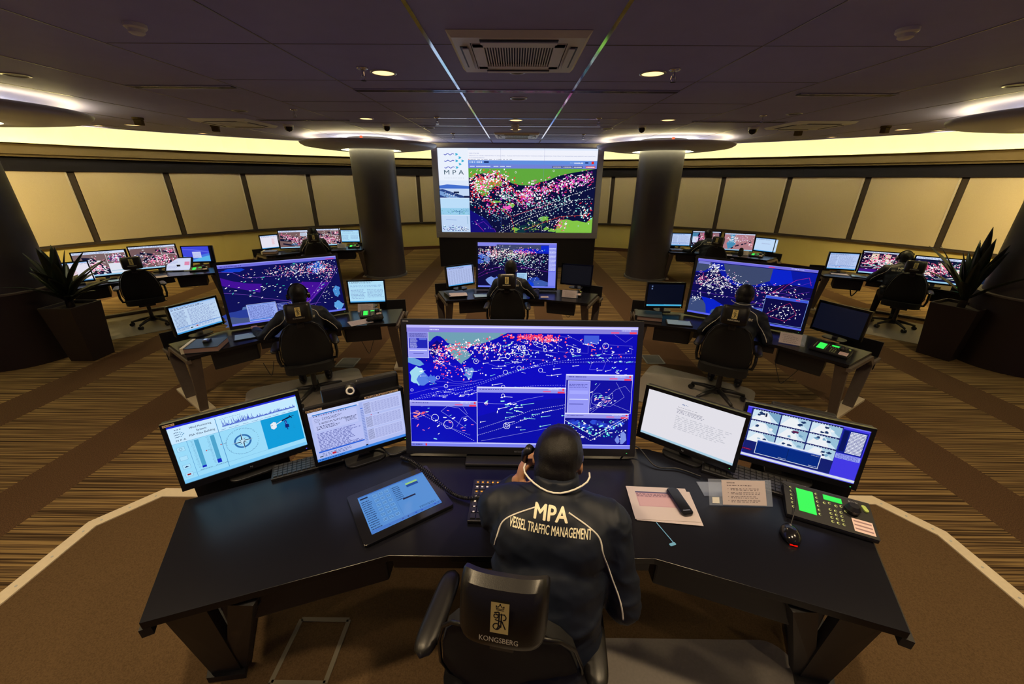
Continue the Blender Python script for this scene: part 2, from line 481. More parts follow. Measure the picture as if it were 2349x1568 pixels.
for z0, z1 in ((0.002, PZ+0.004),):
    vs = [(p[0],p[1],z0) for p in outer]+[(p[0],p[1],z1) for p in outer]+[(p[0],p[1],z1) for p in inner]+[(p[0],p[1],z1-0.012) for p in inner]
    fs = []
    for i in range(n):
        j = (i+1) % n
        for k in range(3): fs.append((k*n+i, k*n+j, (k+1)*n+j, (k+1)*n+i))
    mb.add(vs, fs)
tr = mb.build('trim_1', M_TRIM); struct(tr)
sb = MB()
for i in range(5):
    a, b = Vector(pl[i]), Vector(pl[i+1]); c0, c1 = Vector(inner[i]), Vector(inner[i+1])
    L = (b-a).length
    for q in ([0.12, 0.5, 0.88] if L < 3 else [k/12 for k in range(1, 12)]):
        p = (a*(1-q)+b*q)*0.5+(c0*(1-q)+c1*q)*0.5
        sb.cyl((p.x, p.y, PZ+0.004), (p.x, p.y, PZ+0.0055), 0.007, n=8)
sb.build('screw', M_STEEL, tr)

# wall and windows (round room)
arc('wall_back', [(RW, 0.0), (RW, 0.93), (RW+0.15, 0.93), (RW+0.15, 0.0)], M_WALLY, step=8.25)
arc('baseboard_back', [(RW-0.02, 0.0), (RW-0.02, 0.11), (RW, 0.11), (RW, 0.0)], M_SKIRT, step=8.25)
arc('trim_2', [(RW-0.07, 0.90), (RW-0.07, 0.945), (RW+0.1, 0.945), (RW+0.1, 0.90)], M_MULL, step=8.25)
KB = 15
side_words = {1: 'left', -1: 'right'}
nb = 0
for k in range(-KB, KB):
    a0, a1 = 8.25*k, 8.25*(k+1)
    mid = (a0+a1)/2
    nb += 1
    fr = MB()
    p0, p1 = Vector(pol(RW+0.04, a0)), Vector(pol(RW+0.04, a1))
    d = (p1-p0); L = d.length; ang = math.atan2(d.y, d.x); c = (p0+p1)/2
    Mw = T(c.x, c.y, 0, ang)
    fr.box((-L/2, 0, 1.72), (0.12, 0.08, 1.6), Mw); fr.box((0, 0, 0.99), (L, 0.07, 0.05), Mw); fr.box((0, 0.0, 2.5), (L, 0.07, 0.08), Mw)
    wo = struct(fr.build('window_%d' % nb, M_MULL))
    MB().box((0, 0.03, 1.74), (L-0.1, 0.012, 1.5), Mw).build('pane', M_GLOSSB, wo)
    # roller blind of this bay
    wd = L-0.135
    th = thing('roller_blind', '', 'blind', (c.x, c.y, 2.5), ang, 'roller blinds drawn over the windows')
    bl = MB()
    nx = 10; vs = []; fs = []
    rr = random.Random(k+100)
    for i in range(nx+1):
        for j in range(2):
            x = -wd/2+wd*i/nx; z = 0.04-1.585*j
            vs.append((x, -0.075+0.004*math.sin(i*1.3+k)*j, z))
    for i in range(nx): fs.append((2*i, 2*i+1, 2*i+3, 2*i+2))
    bl.add(vs, fs)
    bo = bl.build('cloth', M_BLIND, th); sm = bo.modifiers.new('thick', 'SOLIDIFY'); sm.thickness = 0.003
    MB().cyl((-wd/2, -0.075, -1.545), (wd/2, -0.075, -1.545), 0.011, n=8).build('bottom_bar', M_MULL, th)
    MB().tube([(wd/2-0.02, -0.10, 0.0), (wd/2-0.015, -0.10, -0.8), (wd/2-0.02, -0.11, -1.3), (wd/2-0.03, -0.10, -0.8), (wd/2-0.035, -0.10, 0)], 0.0025, 5).build('pull_chain', M_WHITE, th)
    sd = 'left' if mid < 0 else 'right'
    order = int(abs(mid)//8.25)
    names = ['first', 'second', 'third', 'fourth', 'fifth', 'sixth', 'seventh', 'eighth', 'ninth', 'tenth', 'eleventh', 'twelfth', 'thirteenth', 'fourteenth', 'fifteenth']
    th['label'] = 'drawn cream roller blind over the %s window %s of the big video wall' % (names[order], sd)
# pelmet, bulkhead, cove
arc('trim_3', [(RW-0.10, 2.50), (RW-0.10, 2.77), (RW+0.1, 2.77), (RW+0.1, 2.50)], M_HEAD)
arc('trim_4', [(RW-0.24, 2.77), (RW-0.24, 2.82), (RW-0.30, 2.82), (RW-0.30, 3.02), (RW+0.1, 3.02), (RW+0.1, 2.77)], M_BULK)
arc('trim_5', [(RW-0.46, 3.02), (RW-0.46, 3.12), (RW-0.42, 3.12), (RW-0.42, 3.05), (RW+0.1, 3.05), (RW+0.1, 3.02)], M_COVE)
arc('wall_cove', [(RW, 2.90), (RW, 3.80), (RW+0.15, 3.80), (RW+0.15, 2.90)], M_COVE)
arc('ceiling_cove', [(9.55, 3.76), (9.55, 3.82), (RW+0.1, 3.82), (RW+0.1, 3.76)], M_COVE, a0=-180, a1=180)
lt = arc('cove_light', [(9.88, 3.48), (9.88, 3.53), (9.92, 3.53), (9.92, 3.48)], em('cove_tube', (1.0, 0.92, 0.54), 72.0), kind=False)
arc('trim_light_shelf', [(9.70, 3.36), (9.70, 3.38), (10.2, 3.38), (10.2, 3.36)], M_CEIL, a0=-180, a1=180)  # shelf added out of sight, keeps the tube's light off the blinds
tag(lt, 'long curved yellow cove lamp hidden above the ceiling edge', 'light')
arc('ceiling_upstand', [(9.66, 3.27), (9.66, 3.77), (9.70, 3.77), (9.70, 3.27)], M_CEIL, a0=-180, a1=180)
bpy.data.objects['ceiling_upstand'].name = 'trim_6'

# ceiling: one slab with sunk slots and bars
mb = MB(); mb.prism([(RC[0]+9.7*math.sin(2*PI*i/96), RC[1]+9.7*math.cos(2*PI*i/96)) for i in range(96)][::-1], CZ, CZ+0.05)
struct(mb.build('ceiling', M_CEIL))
def ylim(x): return RC[1]+math.sqrt(max(0.0, 9.66**2-(x-RC[0])**2))
bars = MB(); seams = MB(); slots = MB()
for sx in (-1, 1):
    x = 0.605*sx; bars.box((x, (0.5+ylim(x))/2, CZ-0.004), (0.026, ylim(x)-0.5, 0.008))
    for x0 in (1.745, 2.94, 4.09, 5.28, 6.45, 7.6):
        x = sx*x0; y1 = ylim(x); seams.box((x, y1/2-1, CZ-0.0015), (0.010, y1+2, 0.003))
struct(bars.build('trim_7', M_TBAR)); struct(seams.build('trim_8', pm('seam_bar', (0.16,0.15,0.17), 0.3, metal=0.6)))
sg = MB()
for y in (0.75, 2.05, 3.35, 4.45, 5.6, 6.35, 7.55, 8.2, 9.1, 9.7, 10.4, 11.2, 12.0):
    xm = math.sqrt(9.66**2-(y-RC[1])**2)
    sg.box((0, y, CZ-0.001), (min(2*xm, 5.85), 0.007, 0.002))
struct(sg.build('trim_9', pm('panel_joint', (0.10,0.09,0.10), 0.5)))
gb = MB()
for y in (6.95, 7.9, 9.3, 10.1):
    gb.box((0, y, CZ-0.003), (3.5, 0.022, 0.006))
struct(gb.build('trim_10', M_TBAR))

# ceiling fittings
def slot_diffuser(x, y, L, label):
    t = thing('slot_diffuser', label, 'air vent', (x, y, CZ), 0, 'slot diffusers in the ceiling')
    MB().box((0, 0, -0.004), (L, 0.085, 0.008)).build('slot', M_CDARK, t)
    m = MB()
    for dy in (-0.046, 0.0, 0.046): m.box((0, dy, -0.008), (L, 0.007, 0.010))
    m.build('rail', M_TBAR, t)
slot_diffuser(0.0, 4.88, 3.48, 'long linear slot diffuser crossing the middle of the ceiling')
slot_diffuser(-3.52, 4.76, 1.10, 'short dark slot diffuser at the left of the ceiling')
slot_diffuser(3.62, 4.98, 1.06, 'short dark slot diffuser at the right of the ceiling')
slot_diffuser(-3.5, 7.25, 1.5, 'dark slot diffuser left of the lamp by the left column')
slot_diffuser(3.6, 7.15, 1.5, 'dark slot diffuser right of the lamp by the right column')

def downlight(x, y, lab, r=0.098, glow=True):
    t = thing('ceiling_downlight', lab, 'ceiling light', (x, y, CZ), 0, 'round recessed ceiling downlights')
    MB().lathe([(r, 0.0), (r+0.018, 0.0), (r+0.018, -0.006), (r, -0.009), (r-0.004, 0.0)], 32, closed=True).build('ring', M_STEEL, t, smooth=True)
    if glow: MB().cyl((0,0,-0.0035), (0,0,-0.001), r-0.003, n=32).build('lens', M_LAMP, t)
    else: MB().cyl((0,0,-0.0035), (0,0,-0.001), r-0.003, n=32).build('lens', M_CDARK, t)
DL = ['lit warm downlight in front of the left end of the ceiling, beside a sprinkler', 'lit warm downlight right of the nearer air conditioner, beside a sprinkler',
      'lit warm downlight in the middle of the ceiling, before the small air conditioner', 'lit warm downlight above the left column disc', 'lit warm downlight above the right column disc',
      'farthest warm downlight on the centre line, near the video wall', 'yellow downlight near the cove on the far left', 'yellow downlight near the cove on the far right']
for (x, y, p), l in zip(DOWN, DL): downlight(x, y, l)
for i_, (x, y, p) in enumerate(WASH): downlight(x, y, 'yellow wash lamp added at the ceiling edge on the %s, %s from the video wall' % ('left' if x < 0 else 'right', ('first', 'second', 'third', 'fourth', 'fifth')[i_ % 5]), 0.07)  # fittings added to go with the wash lamps
downlight(0.01, 4.10, 'small unlit chrome detector ring just behind the nearer air conditioner', 0.055, False)
downlight(0.03, 5.31, 'round unlit ceiling fitting on the centre line', 0.085, False)
for x, y, l in ((-1.62, 8.2, 'dim round ceiling fitting left of the small air conditioner'), (1.7, 8.2, 'dim round ceiling fitting right of the small air conditioner'),
                (-3.95, 6.35, 'unlit round ceiling fitting at the left, behind the slot'), (3.95, 6.35, 'unlit round ceiling fitting at the right, behind the slot'),
                (-4.72, 4.3, 'unlit round fitting with a red dot, far left of the ceiling'), (4.9, 4.5, 'unlit round fitting, far right of the ceiling')):
    downlight(x, y, l, 0.085, False)
def sprinkler(x, y, lab):
    t = thing('fire_sprinkler', lab, 'sprinkler', (x, y, CZ), 0, 'sprinkler heads under the ceiling')
    MB().lathe([(0.0, 0.0), (0.05, 0.0), (0.045, -0.012), (0.018, -0.02), (0.0, -0.02)], 20).build('rosette', M_CHROME, t, smooth=True)
    m = MB(); m.cyl((0,0,-0.015), (0,0,-0.06), 0.011, n=10); m.tube([(-0.016,0,-0.05),(-0.022,0,-0.075),(0,0,-0.095)], 0.004, 6); m.tube([(0.016,0,-0.05),(0.022,0,-0.075),(0,0,-0.095)], 0.004, 6)
    m.cyl((0,0,-0.093), (0,0,-0.097), 0.024, n=14); m.build('head', M_CHROME, t)
sprinkler(-1.33, 3.98, 'chrome sprinkler beside the left lit downlight near the camera')
sprinkler(1.36, 3.98, 'chrome sprinkler beside the right lit downlight near the camera')
sprinkler(-1.22, 6.85, 'sprinkler left of the centre lamp'); sprinkler(1.28, 6.85, 'sprinkler right of the centre lamp')
sprinkler(-1.32, 9.2, 'far sprinkler left of the small air conditioner'); sprinkler(1.42, 9.2, 'far sprinkler right of the small air conditioner')
sprinkler(-3.1, 6.2, 'sprinkler by the left slot diffuser'); sprinkler(3.6, 6.5, 'sprinkler by the right slot diffuser')
def detector(x, y, lab, r=0.06, hh=0.055):
    t = thing('smoke_detector', lab, 'smoke detector', (x, y, CZ), 0, 'smoke detectors under the ceiling')
    MB().lathe([(0,0),(r,0),(r,-hh*0.35),(r*0.85,-hh*0.5),(0,-hh*0.5)], 28).build('base', M_WHITE, t, smooth='auto')
    MB().lathe([(r*0.7,-hh*0.5),(r*0.7,-hh*0.85),(r*0.5,-hh),(0,-hh)], 28).build('chamber', M_WHITE, t, smooth='auto')
detector(-2.39, 2.98, 'white smoke detector at the near left of the ceiling'); detector(2.44, 3.0, 'white smoke detector at the near right of the ceiling')
detector(-0.01, 7.72, 'smoke detector behind the centre lamp', 0.07, 0.11)
def dome(x, y, lab, r=0.07):
    t = thing('dome_camera', lab, 'security camera', (x, y, CZ), 0, 'dark dome cameras under the ceiling')
    MB().lathe([(0,0),(r,0),(r,-0.03),(r*0.9,-0.035)], 24).build('base', M_WHITE, t, smooth='auto')
    MB().lathe([(r*0.88,-0.03),(r*0.8,-0.07),(r*0.5,-0.10),(0,-0.115)], 24).build('dome', M_GLOSSB, t, smooth=True)
dome(-2.28, 7.75, 'dark dome camera behind the lamp by the left column'); dome(2.22, 7.75, 'dark dome camera before the lamp by the right column')
dome(-4.1, 7.9, 'dark dome camera at the left end of the left column disc', 0.085); dome(4.25, 7.9, 'dark dome camera at the right end of the right column disc', 0.085)
for x, y, l in ((-6.1, 7.1, 'first little speaker under the ceiling at the left cove'), (-5.5, 8.0, 'second little speaker under the ceiling at the left cove'),
                (6.35, 7.6, 'little speaker under the ceiling at the right cove'), (5.2, 8.1, 'little speaker nearer the right column disc'), (7.35, 7.0, 'little speaker by the right wall disc'), (-7.25, 6.9, 'little speaker by the left wall disc')):
    t = thing('ceiling_speaker', l, 'speaker', (x, y, CZ), 0.3, 'small speakers under the ceiling')
    MB().cyl((0,0,0), (0,0,-0.03), 0.075, n=16).build('base', M_BULK, t)
    MB().box((0,0,-0.07), (0.11, 0.09, 0.08)).build('body', M_BULK, t, bevel=0.01)

def cassette(x, y, s, lab):
    t = thing('air_conditioner', lab, 'air conditioner', (x, y, CZ), 0, 'ceiling cassette air conditioners')
    m = MB(); o, i = s/2, s/2*0.70; zz = -0.035
    vs = [(-o,-o,-0.002),(o,-o,-0.002),(o,o,-0.002),(-o,o,-0.002), (-o*.93,-o*.93,zz),(o*.93,-o*.93,zz),(o*.93,o*.93,zz),(-o*.93,o*.93,zz), (-i,-i,zz),(i,-i,zz),(i,i,zz),(-i,i,zz), (-i,-i,-0.01),(i,-i,-0.01),(i,i,-0.01),(-i,i,-0.01)]
    fs = []
    for a in range(3):
        for k in range(4): fs.append((a*4+k, a*4+(k+1)%4, (a+1)*4+(k+1)%4, (a+1)*4+k))
    m.add(vs, fs); m.build('panel', M_WHITE, t)
    m = MB()
    for k in range(4):
        m.box((0, s*0.405, -0.037), (s*0.55, s*0.05, 0.006), Matrix.Rotation(k*PI/2, 4, 'Z'))
    m.build('outlet', M_CDARK, t)
    for k in range(4):
        MB().box((0, s*0.39, -0.047), (s*0.54, s*0.045, 0.006), Matrix.Rotation(k*PI/2, 4, 'Z') @ Matrix.Translation((0,0,0)) ).build('louvre', M_WHITE, t)
    MB().box((0,0,-0.012), (s*0.70, s*0.70, 0.004)).build('filter', M_CDARK, t)
    m = MB(); g = s*0.52
    for k in range(27):
        m.box((-g/2+g*k/26, 0, -0.026), (0.008, g, 0.018))
    m.build('grille', M_WHITE, t)
    m = MB()
    for k in range(4): m.box((0, s*0.30, -0.028), (s*0.68, s*0.085, 0.02), Matrix.Rotation(k*PI/2, 4, 'Z'))
    m.build('grille_frame', M_WHITE, t, bevel=0.004)
cassette(0.015, 3.52, 0.95, 'large white cassette air conditioner at the top centre of the ceiling')
cassette(0.02, 9.45, 0.95, 'small looking far cassette air conditioner right above the video wall')
cassette(-4.85, 7.6, 0.95, 'cassette air conditioner in the ceiling left of the left column disc')
cassette(4.95, 7.5, 0.95, 'cassette air conditioner in the ceiling right of the right column disc')

# columns with their hanging discs
def column(x, y, lab, dlab, drum=False):
    t = thing('round_column', lab, 'column', (x, y, 0), 0, 'round columns')
    MB().cyl((0,0,0), (0,0,CZ), 0.515, n=64).build('shaft', M_COL, t, smooth='auto')
    MB().lathe([(0.515,0.0),(0.545,0.0),(0.545,0.05),(0.515,0.05)], 64, closed=True).build('base_ring', M_GREY, t, smooth='auto')
    d = thing('column_disc', dlab, 'ceiling disc', (x, y, 3.0), 0, 'shallow round discs around the columns')
    prof = [(0.69, 0.015), (0.69, 0.035), (1.2, 0.08), (1.46, 0.13), (1.53, 0.150), (1.548, 0.160), (1.552, 0.148), (1.535, 0.12), (1.46, 0.08), (1.2, 0.045), (0.95, 0.02)]
    MB().lathe(prof, 96, closed=True).build('dish', M_DISC, d, smooth=True)
    MB().lathe([(0.525,0.045),(0.685,0.045),(0.685,0.052),(0.525,0.052)], 64, closed=True).build('glow_ring', em('ring_glow', (0.80, 0.76, 0.42), 16.0), d)
    MB().lathe([(1.36,0.130),(1.40,0.130),(1.40,0.150),(1.36,0.150)], 64, closed=True).build('uplight', em('disc_tube', (1.0, 0.80, 0.28), 20.0), d)
    if drum:
        MB().lathe([(0.50,0.0),(0.575,0.0),(0.575,0.98),(0.50,0.98)], 64, closed=True).build('lower_cladding', M_POT, t, smooth='auto')
        MB().lathe([(0.50,0.98),(0.59,0.98),(0.59,1.0),(0.50,1.0)], 64, closed=True).build('ledge', M_LEG, t, smooth='auto')
column(-3.47, 10.36, 'round grey column left of the video wall', 'shallow grey disc at the top of the column left of the video wall')
column(3.50, 10.30, 'round grey column right of the video wall', 'shallow grey disc at the top of the column right of the video wall')
column(-7.0, 5.07, 'near dark round column at the left edge behind the potted plant', 'big dark disc at the upper left edge', 'near left')
column(7.08, 5.12, 'near dark round column at the right edge behind the potted plant', 'big dark disc at the upper right edge', 'near right')
for x, y, l in ((-3.47, 9.75, 'left'), (3.50, 9.70, 'right')):
    tag(MB().box((x, y, 3.235), (0.05, 0.03, 0.09)).build('marker_tag', M_RED), 'little orange tag hanging above the %s column disc' % l, 'tag', 'orange tags')

# ================================================================== DESKS
def desk(lab, cx, cy, yaw, z0, hw=1.04, rec=0.17, ih=0.42, rhw=1.27, ry=0.53, ri=0.55, rd=0.80, front=False, handle=False, se=0.28):
    t = thing('control_desk', lab, 'desk', (cx, cy, z0), yaw)
    top = 0.74; th_ = 0.034
    fr = [(-hw,0),(-ih,rec),(ih,rec),(hw,0)]
    out = fr+[(rhw,ry),(ri,rd),(-ri,rd),(-rhw,ry)]
    MB().prism(out, top-th_, top).build('worktop', M_DESK, t, bevel=0.0015)
    # cut side edges in the pale core, dropping in a step to the rear shelf
    for s in (-1, 1):
        m = MB(); d = Vector((s*(rhw-hw), ry)).normalized()
        def q(a, z): return (s*hw+d.x*a, d.y*a, z)
        L = math.hypot(rhw-hw, ry); e = s*0.004
        prof = [(0, top-0.036),(L, top-0.036),(L+0.10, top-0.13),(L+0.30, top-0.13),(L+0.30, top-0.17),(L+0.08, top-0.17),(L-0.03, top-0.076),(0, top-0.076)]
        nrm = Vector((d.y, -d.x))*s*0.012*s
        vs = [(q(a, z)[0]+nrm.x*(-1), q(a, z)[1]+nrm.y*(-1), z) for a, z in prof]+[(q(a, z)[0]+nrm.x*2, q(a, z)[1]+nrm.y*2, z) for a, z in prof]
        k = len(prof)
        m.add(vs, [tuple(range(k)), tuple(range(2*k-1, k-1, -1))]+[(i,(i+1)%k,k+(i+1)%k,k+i) for i in range(k)])
        m.build('side_rail', M_LEG if not front else M_DESKU, t)
    # rear shelf and its back panels
    k = se/math.hypot(rhw-hw, ry)
    ex, ey = rhw+(rhw-hw)*k, ry+ry*k
    MB().prism([(-rhw, ry+0.02),(-ri, rd+0.02),(ri, rd+0.02),(rhw, ry+0.02),(ex, ey),(ri+0.08, rd+se),(-ri-0.08, rd+se),(-ex, ey)], top-0.15, top-0.125).build('rear_shelf', M_DESKU, t)
    for q_ in (-1, 1):
        a = Vector((q_*ex, ey)); b = a.lerp(Vector((q_*(ri+0.08), rd+se)), 0.45); n_ = Vector((-(b-a).y, (b-a).x)).normalized()*0.018*(-q_)
        MB().prism([tuple(a), tuple(b), tuple(b+n_), tuple(a+n_)][::q_], top-0.28, top+0.05).build('back_panel', M_DESKU, t)
    # cable boxes under the wings
    for s in (-1, 1):
        m = MB(); x0, x1 = (ih+0.04), (hw-0.17)
        sl = rec/(hw-ih)
        def yy(x): return (hw-x)*sl
        m.prism([(s*x0, yy(x0)+0.07),(s*x1, yy(x1)+0.07),(s*(x1+0.06), yy(x1)+0.42),(s*x0, yy(x0)+0.40)][::s], top-0.235, top-0.05)
        m.build('cable_tray', M_DESKU, t, bevel=0.01)
    if handle:
        MB().tube([(-1.17,0.16,top-0.14),(-1.17,0.12,top-0.14),(-1.09,0.15,top-0.14),(-1.09,0.18,top-0.14)], 0.004, 6).build('tray_handle', M_STEEL, t)
    MB().box((0, rec+0.16, top-0.08), (2*ih, 0.25, 0.08)).build('centre_rail', M_DESKU, t)
    # plank legs standing on foot bars
    for s in (-1, 1):
        d = Vector((s*(rhw-hw), ry, 0)).normalized(); w_ = Vector((-s*d.y, s*d.x, 0))*1.0   # w_ points inward
        w_ = Vector((-s*abs(d.y), abs(d.x), 0))
        base = Vector((s*hw, 0, 0))
        def plank(p_top, p_bot, wt, wb, name, mat):
            m = MB(); vs = []
            for p, ww in ((p_bot, wb), (p_top, wt)):
                for a, b in ((0,0),(1,0),(1,1),(0,1)): vs.append(p+w_*(ww*a)+d*(0.035*b))
            m.add(vs, [(0,1,2,3),(7,6,5,4),(0,4,5,1),(1,5,6,2),(2,6,7,3),(3,7,4,0)]); return m.build(name, mat, t)
        if not front:
            plank(base+d*0.02+Vector((0,0,top-0.05)), base+d*0.20+w_*0.0+Vector((0,0,0.03)), 0.115, 0.075, 'leg', M_LEG)
            plank(base+d*0.80+Vector((0,0,top-0.14)), base+d*0.66+Vector((0,0,0.03)), 0.12, 0.10, 'leg', M_LEG)
            m = MB(); a = base+d*0.17; vs = [a, a+w_*0.13, a+w_*0.13+d*0.86, a+d*0.86]
            m.prism([(p.x, p.y) for p in vs], 0.0, 0.03).build('foot_bar', M_FOOT, t)
        else:
            ft = Vector((s*(hw+0.09), 0.20, 0.03))
            def pl2(a0, a1, b0, b1, name):
                m = MB(); dd = Vector((0, 0.04, 0))
                m.add([a0, a1, a1+dd, a0+dd, b0, b1, b1+dd, b0+dd], [(0,1,2,3),(7,6,5,4),(0,4,5,1),(1,5,6,2),(2,6,7,3),(3,7,4,0)]); m.build(name, M_DESKU, t)
            pl2(Vector((s*(hw-0.02),0.05,top-0.04)), Vector((s*(hw-0.17),0.08,top-0.04)), ft, ft+Vector((-s*0.13,0.02,0)), 'leg')
            pl2(Vector((s*(hw-0.34),0.10,top-0.05)), Vector((s*(hw-0.24),0.10,top-0.05)), ft+Vector((-s*0.15,0.03,0)), ft+Vector((-s*0.06,0.02,0)), 'leg')
            m = MB(); m.prism([(s*(hw+0.10), 0.18),(s*(hw-0.07), 0.20),(s*(hw+0.17), 0.72),(s*(hw+0.34), 0.62)], 0.0, 0.035).build('foot_bar', M_DESKU, t)
            plank(base+d*0.55+Vector((0,0,top-0.1)), base+d*0.55+Vector((s*0.0,0,0.03)), 0.15, 0.13, 'leg', M_DESKU)
    return t
DK = {
 'front': (0.04, 0.885, 0.0), 'ml': (-2.37, 4.0, math.radians(30.5)), 'mr': (2.43, 4.02, math.radians(-34)), 'mc': (0.03, 5.45, math.radians(-2)),
 'bl': (-4.78, 9.38, math.radians(27)), 'br': (4.80, 9.34, math.radians(-28)), 'sl': (-6.39, 6.49, math.radians(43)), 'sr': (6.66, 6.63, math.radians(-43)),
}
DZ = {k: (PZ if k == 'front' else 0.0) for k in DK}
desk('big black front desk on the carpeted platform with the person with the handset', *DK['front'], PZ, hw=1.39, rec=0.285, ih=0.57, rhw=1.68, ry=0.58, ri=0.76, rd=1.02, front=True, handle=True, se=0.14)
desk('middle row desk on the left with the purple chart screen', *DK['ml'], 0)
desk('middle row desk on the right with the switched off monitors', *DK['mr'], 0)
desk('desk in the middle of the room straight before the video wall', *DK['mc'], 0)
desk('far desk on the left beside the left column', *DK['bl'], 0)
desk('far desk on the right beside the right column', *DK['br'], 0)
desk('desk along the left windows behind the plant, at the empty chair', *DK['sl'], 0)
desk('desk along the right windows behind the plant', *DK['sr'], 0)
def LP(k, x, y, z=0.0):
    """a point in a desk's own frame -> room"""
    cx, cy, yw = DK[k]; c, s = math.cos(yw), math.sin(yw)
    return Vector((cx+x*c-y*s, cy+x*s+y*c, z+DZ[k]))

# ================================================================== CHAIRS
def badge(parent, W=0.05, H=0.085, M=None, text='KONGSBERG', th_=0.014):
    c = CV(W, H, (225, 205, 130))
    K = (18, 16, 14)
    # crown over a twined monogram
    c.line([(.30,.20),(.28,.10),(.38,.16),(.5,.06),(.62,.16),(.72,.10),(.70,.20),(.30,.20)], 0.0022, K); c.disc(.5,.05,0.0022,K)
    c.line([(.28,.24),(.72,.24)], 0.002, K)
    c.line([(.20,.34),(.45,.30),(.48,.42),(.44,.80),(.36,.86)], 0.0035, K)
    c.line([(.30,.40),(.78,.36)], 0.003, K); c.line([(.60,.34),(.58,.80)], 0.0035, K)
    c.ring(.68,.46,0.0085,0.0032,K,16,-PI/2,PI/2); c.line([(.60,.56),(.84,.84)],0.0035,K); c.ring(.34,.78,0.009,0.003,K,16); c.line([(.25,.56),(.70,.62)],0.003,K); c.ring(.30,.44,0.006,0.0028,K,14)
    o = c.build('badge', print_mat(), parent, M)
    if text:
        vs, fs, x0, x1, y0, y1 = glyphs(text, 0.012); k = (W*2.15)/(x1-x0)
        m = MB(); m.add([((p[0]-(x0+x1)/2)*k+W/2, p[1]*k*1.15-0.026, 0.0026) for p in vs], fs, M)
        m.build('badge_lettering', M_CREAM, parent)
    return o
def chair(lab, x, y, yaw, z0=0.0):
    t = thing('office_chair', lab, 'chair', (x, y, z0), yaw, 'black high-backed operator chairs')
    # cushion
    m = MB(); pts = rrect(0.50, 0.49, 0.11, 6)
    m.prism(pts, 0.41, 0.50); m.build('seat', M_FAB, t, smooth='auto', bevel=0.03, seg=4)
    # tall tapering backrest, a curved shell
    def shell(front, back, n=12):
        vs = []; fs = []
        rows = [(0.44,0.20,-0.175),(0.50,0.235,-0.195),(0.60,0.25,-0.215),(0.72,0.24,-0.225),(0.84,0.21,-0.245),(0.93,0.165,-0.27),(0.985,0.11,-0.285),(1.0,0.05,-0.29)]
        for z, hw_, yb in rows:
            for i in range(n+1):
                a = -1+2*i/n; vs.append((hw_*a, yb+0.055*a*a+front, z))
        k = len(rows)*(n+1)
        for z, hw_, yb in rows:
            for i in range(n+1):
                a = -1+2*i/n; vs.append((hw_*a*0.97, yb+0.055*a*a+back, z))
        for r in range(len(rows)-1):
            for i in range(n):
                q = r*(n+1)+i; fs.append((q,q+1,q+n+2,q+n+1)); q += k; fs.append((q+1,q,q+n+1,q+n+2))
        for r in range(len(rows)-1):
            q = r*(n+1); fs.append((q,q+n+1,q+n+1+k,q+k)); q += n; fs.append((q+n+1,q,q+k,q+n+1+k))
        for i in range(n): fs.append((i+1,i,i+k,i+1+k)); q = (len(rows)-1)*(n+1)+i; fs.append((q,q+1,q+1+k,q+k))
        return MB().add(vs, fs)
    shell(0.045, 0.0).build('backrest', M_FAB, t, smooth='auto', bevel=0.012, seg=3)
    ed = MB(); 
    for s in (-1, 1):
        ed.tube([(s*0.215,-0.135,0.46),(s*0.255,-0.15,0.58),(s*0.25,-0.16,0.72),(s*0.218,-0.185,0.85),(s*0.17,-0.22,0.94),(s*0.11,-0.25,0.99)], 0.007, 6)
    ed.build('back_edge', M_LEATH, t, smooth=True)
    # headrest with wings
    m = MB(); vs = []; fs = []; n = 24; prof = [(-0.088,0.0),(-0.083,-0.020),(-0.055,-0.037),(0.065,-0.040),(0.095,-0.030),(0.113,0.0),(0.10,0.035),(0.03,0.052),(-0.05,0.050),(-0.082,0.03)]
    for i in range(n+1):
        a = -1+2*i/n; x = 0.128*math.sin(a*PI/2*.96); sc = 1-0.48*abs(a)**6; yo = 0.055*abs(a)**3
        for z, yy in prof: vs.append((x, -0.27+yo+(yy*math.cos(.30)+z*math.sin(.30))*sc, 1.10+(z*math.cos(.30)-yy*math.sin(.30))*sc))
    k = len(prof)
    for i in range(n):
        for j in range(k): fs.append((i*k+j,(i+1)*k+j,(i+1)*k+(j+1)%k,i*k+(j+1)%k))
    fs += [tuple(range(k-1,-1,-1)), tuple(range(n*k,n*k+k))]
    hr = m.add(vs, fs).build('headrest', M_LEATH, t, smooth='auto')
    badge(hr, W=0.05, H=0.092, M=Matrix.Translation((-0.025,-0.3150,1.092)) @ Matrix.Rotation(math.radians(75),4,'X'))
    st = MB(); st.tube([(x_*0.078,-0.30+0.0,1.0+0.0) if False else (x_*0.078,-0.300,1.012) for x_ in (-1,1)], 0.003, 5)
    MB().box((0,-0.272,1.0), (0.07,0.02,0.09)).build('headrest_post', M_BLACK, t)
    # arms
    for s in (-1, 1):
        a = MB(); qs = [k_/18 for k_ in range(19)]
        a.tube([(s*(.302-.02*q), -.215+.34*q, .697) for q in qs], [.0005+.043*(1-abs(2*q-1)**5)**.5 for q in qs], 16)
        for i, v in enumerate(a.v): a.v[i] = (v[0], v[1], 0.697+(v[2]-0.697)*0.5)
        ar = a.build('armrest', M_LEATH, t, smooth=True)
        MB().tube([(s*0.20,0.0,0.44),(s*0.285,0.0,0.45),(s*0.30,0.0,0.52),(s*0.295,0.0,0.68)], 0.017, 8).build('arm_support', M_BLACK, ar, smooth=True)
    MB().box((0,-0.02,0.385), (0.22,0.26,0.06)).build('mechanism', M_BLACK, t, bevel=0.01)
    MB().tube([(0.0,0.0,0.385),(0.22,0.03,0.375),(0.27,0.03,0.372)], 0.008, 6).build('lever', M_BLACK, t)
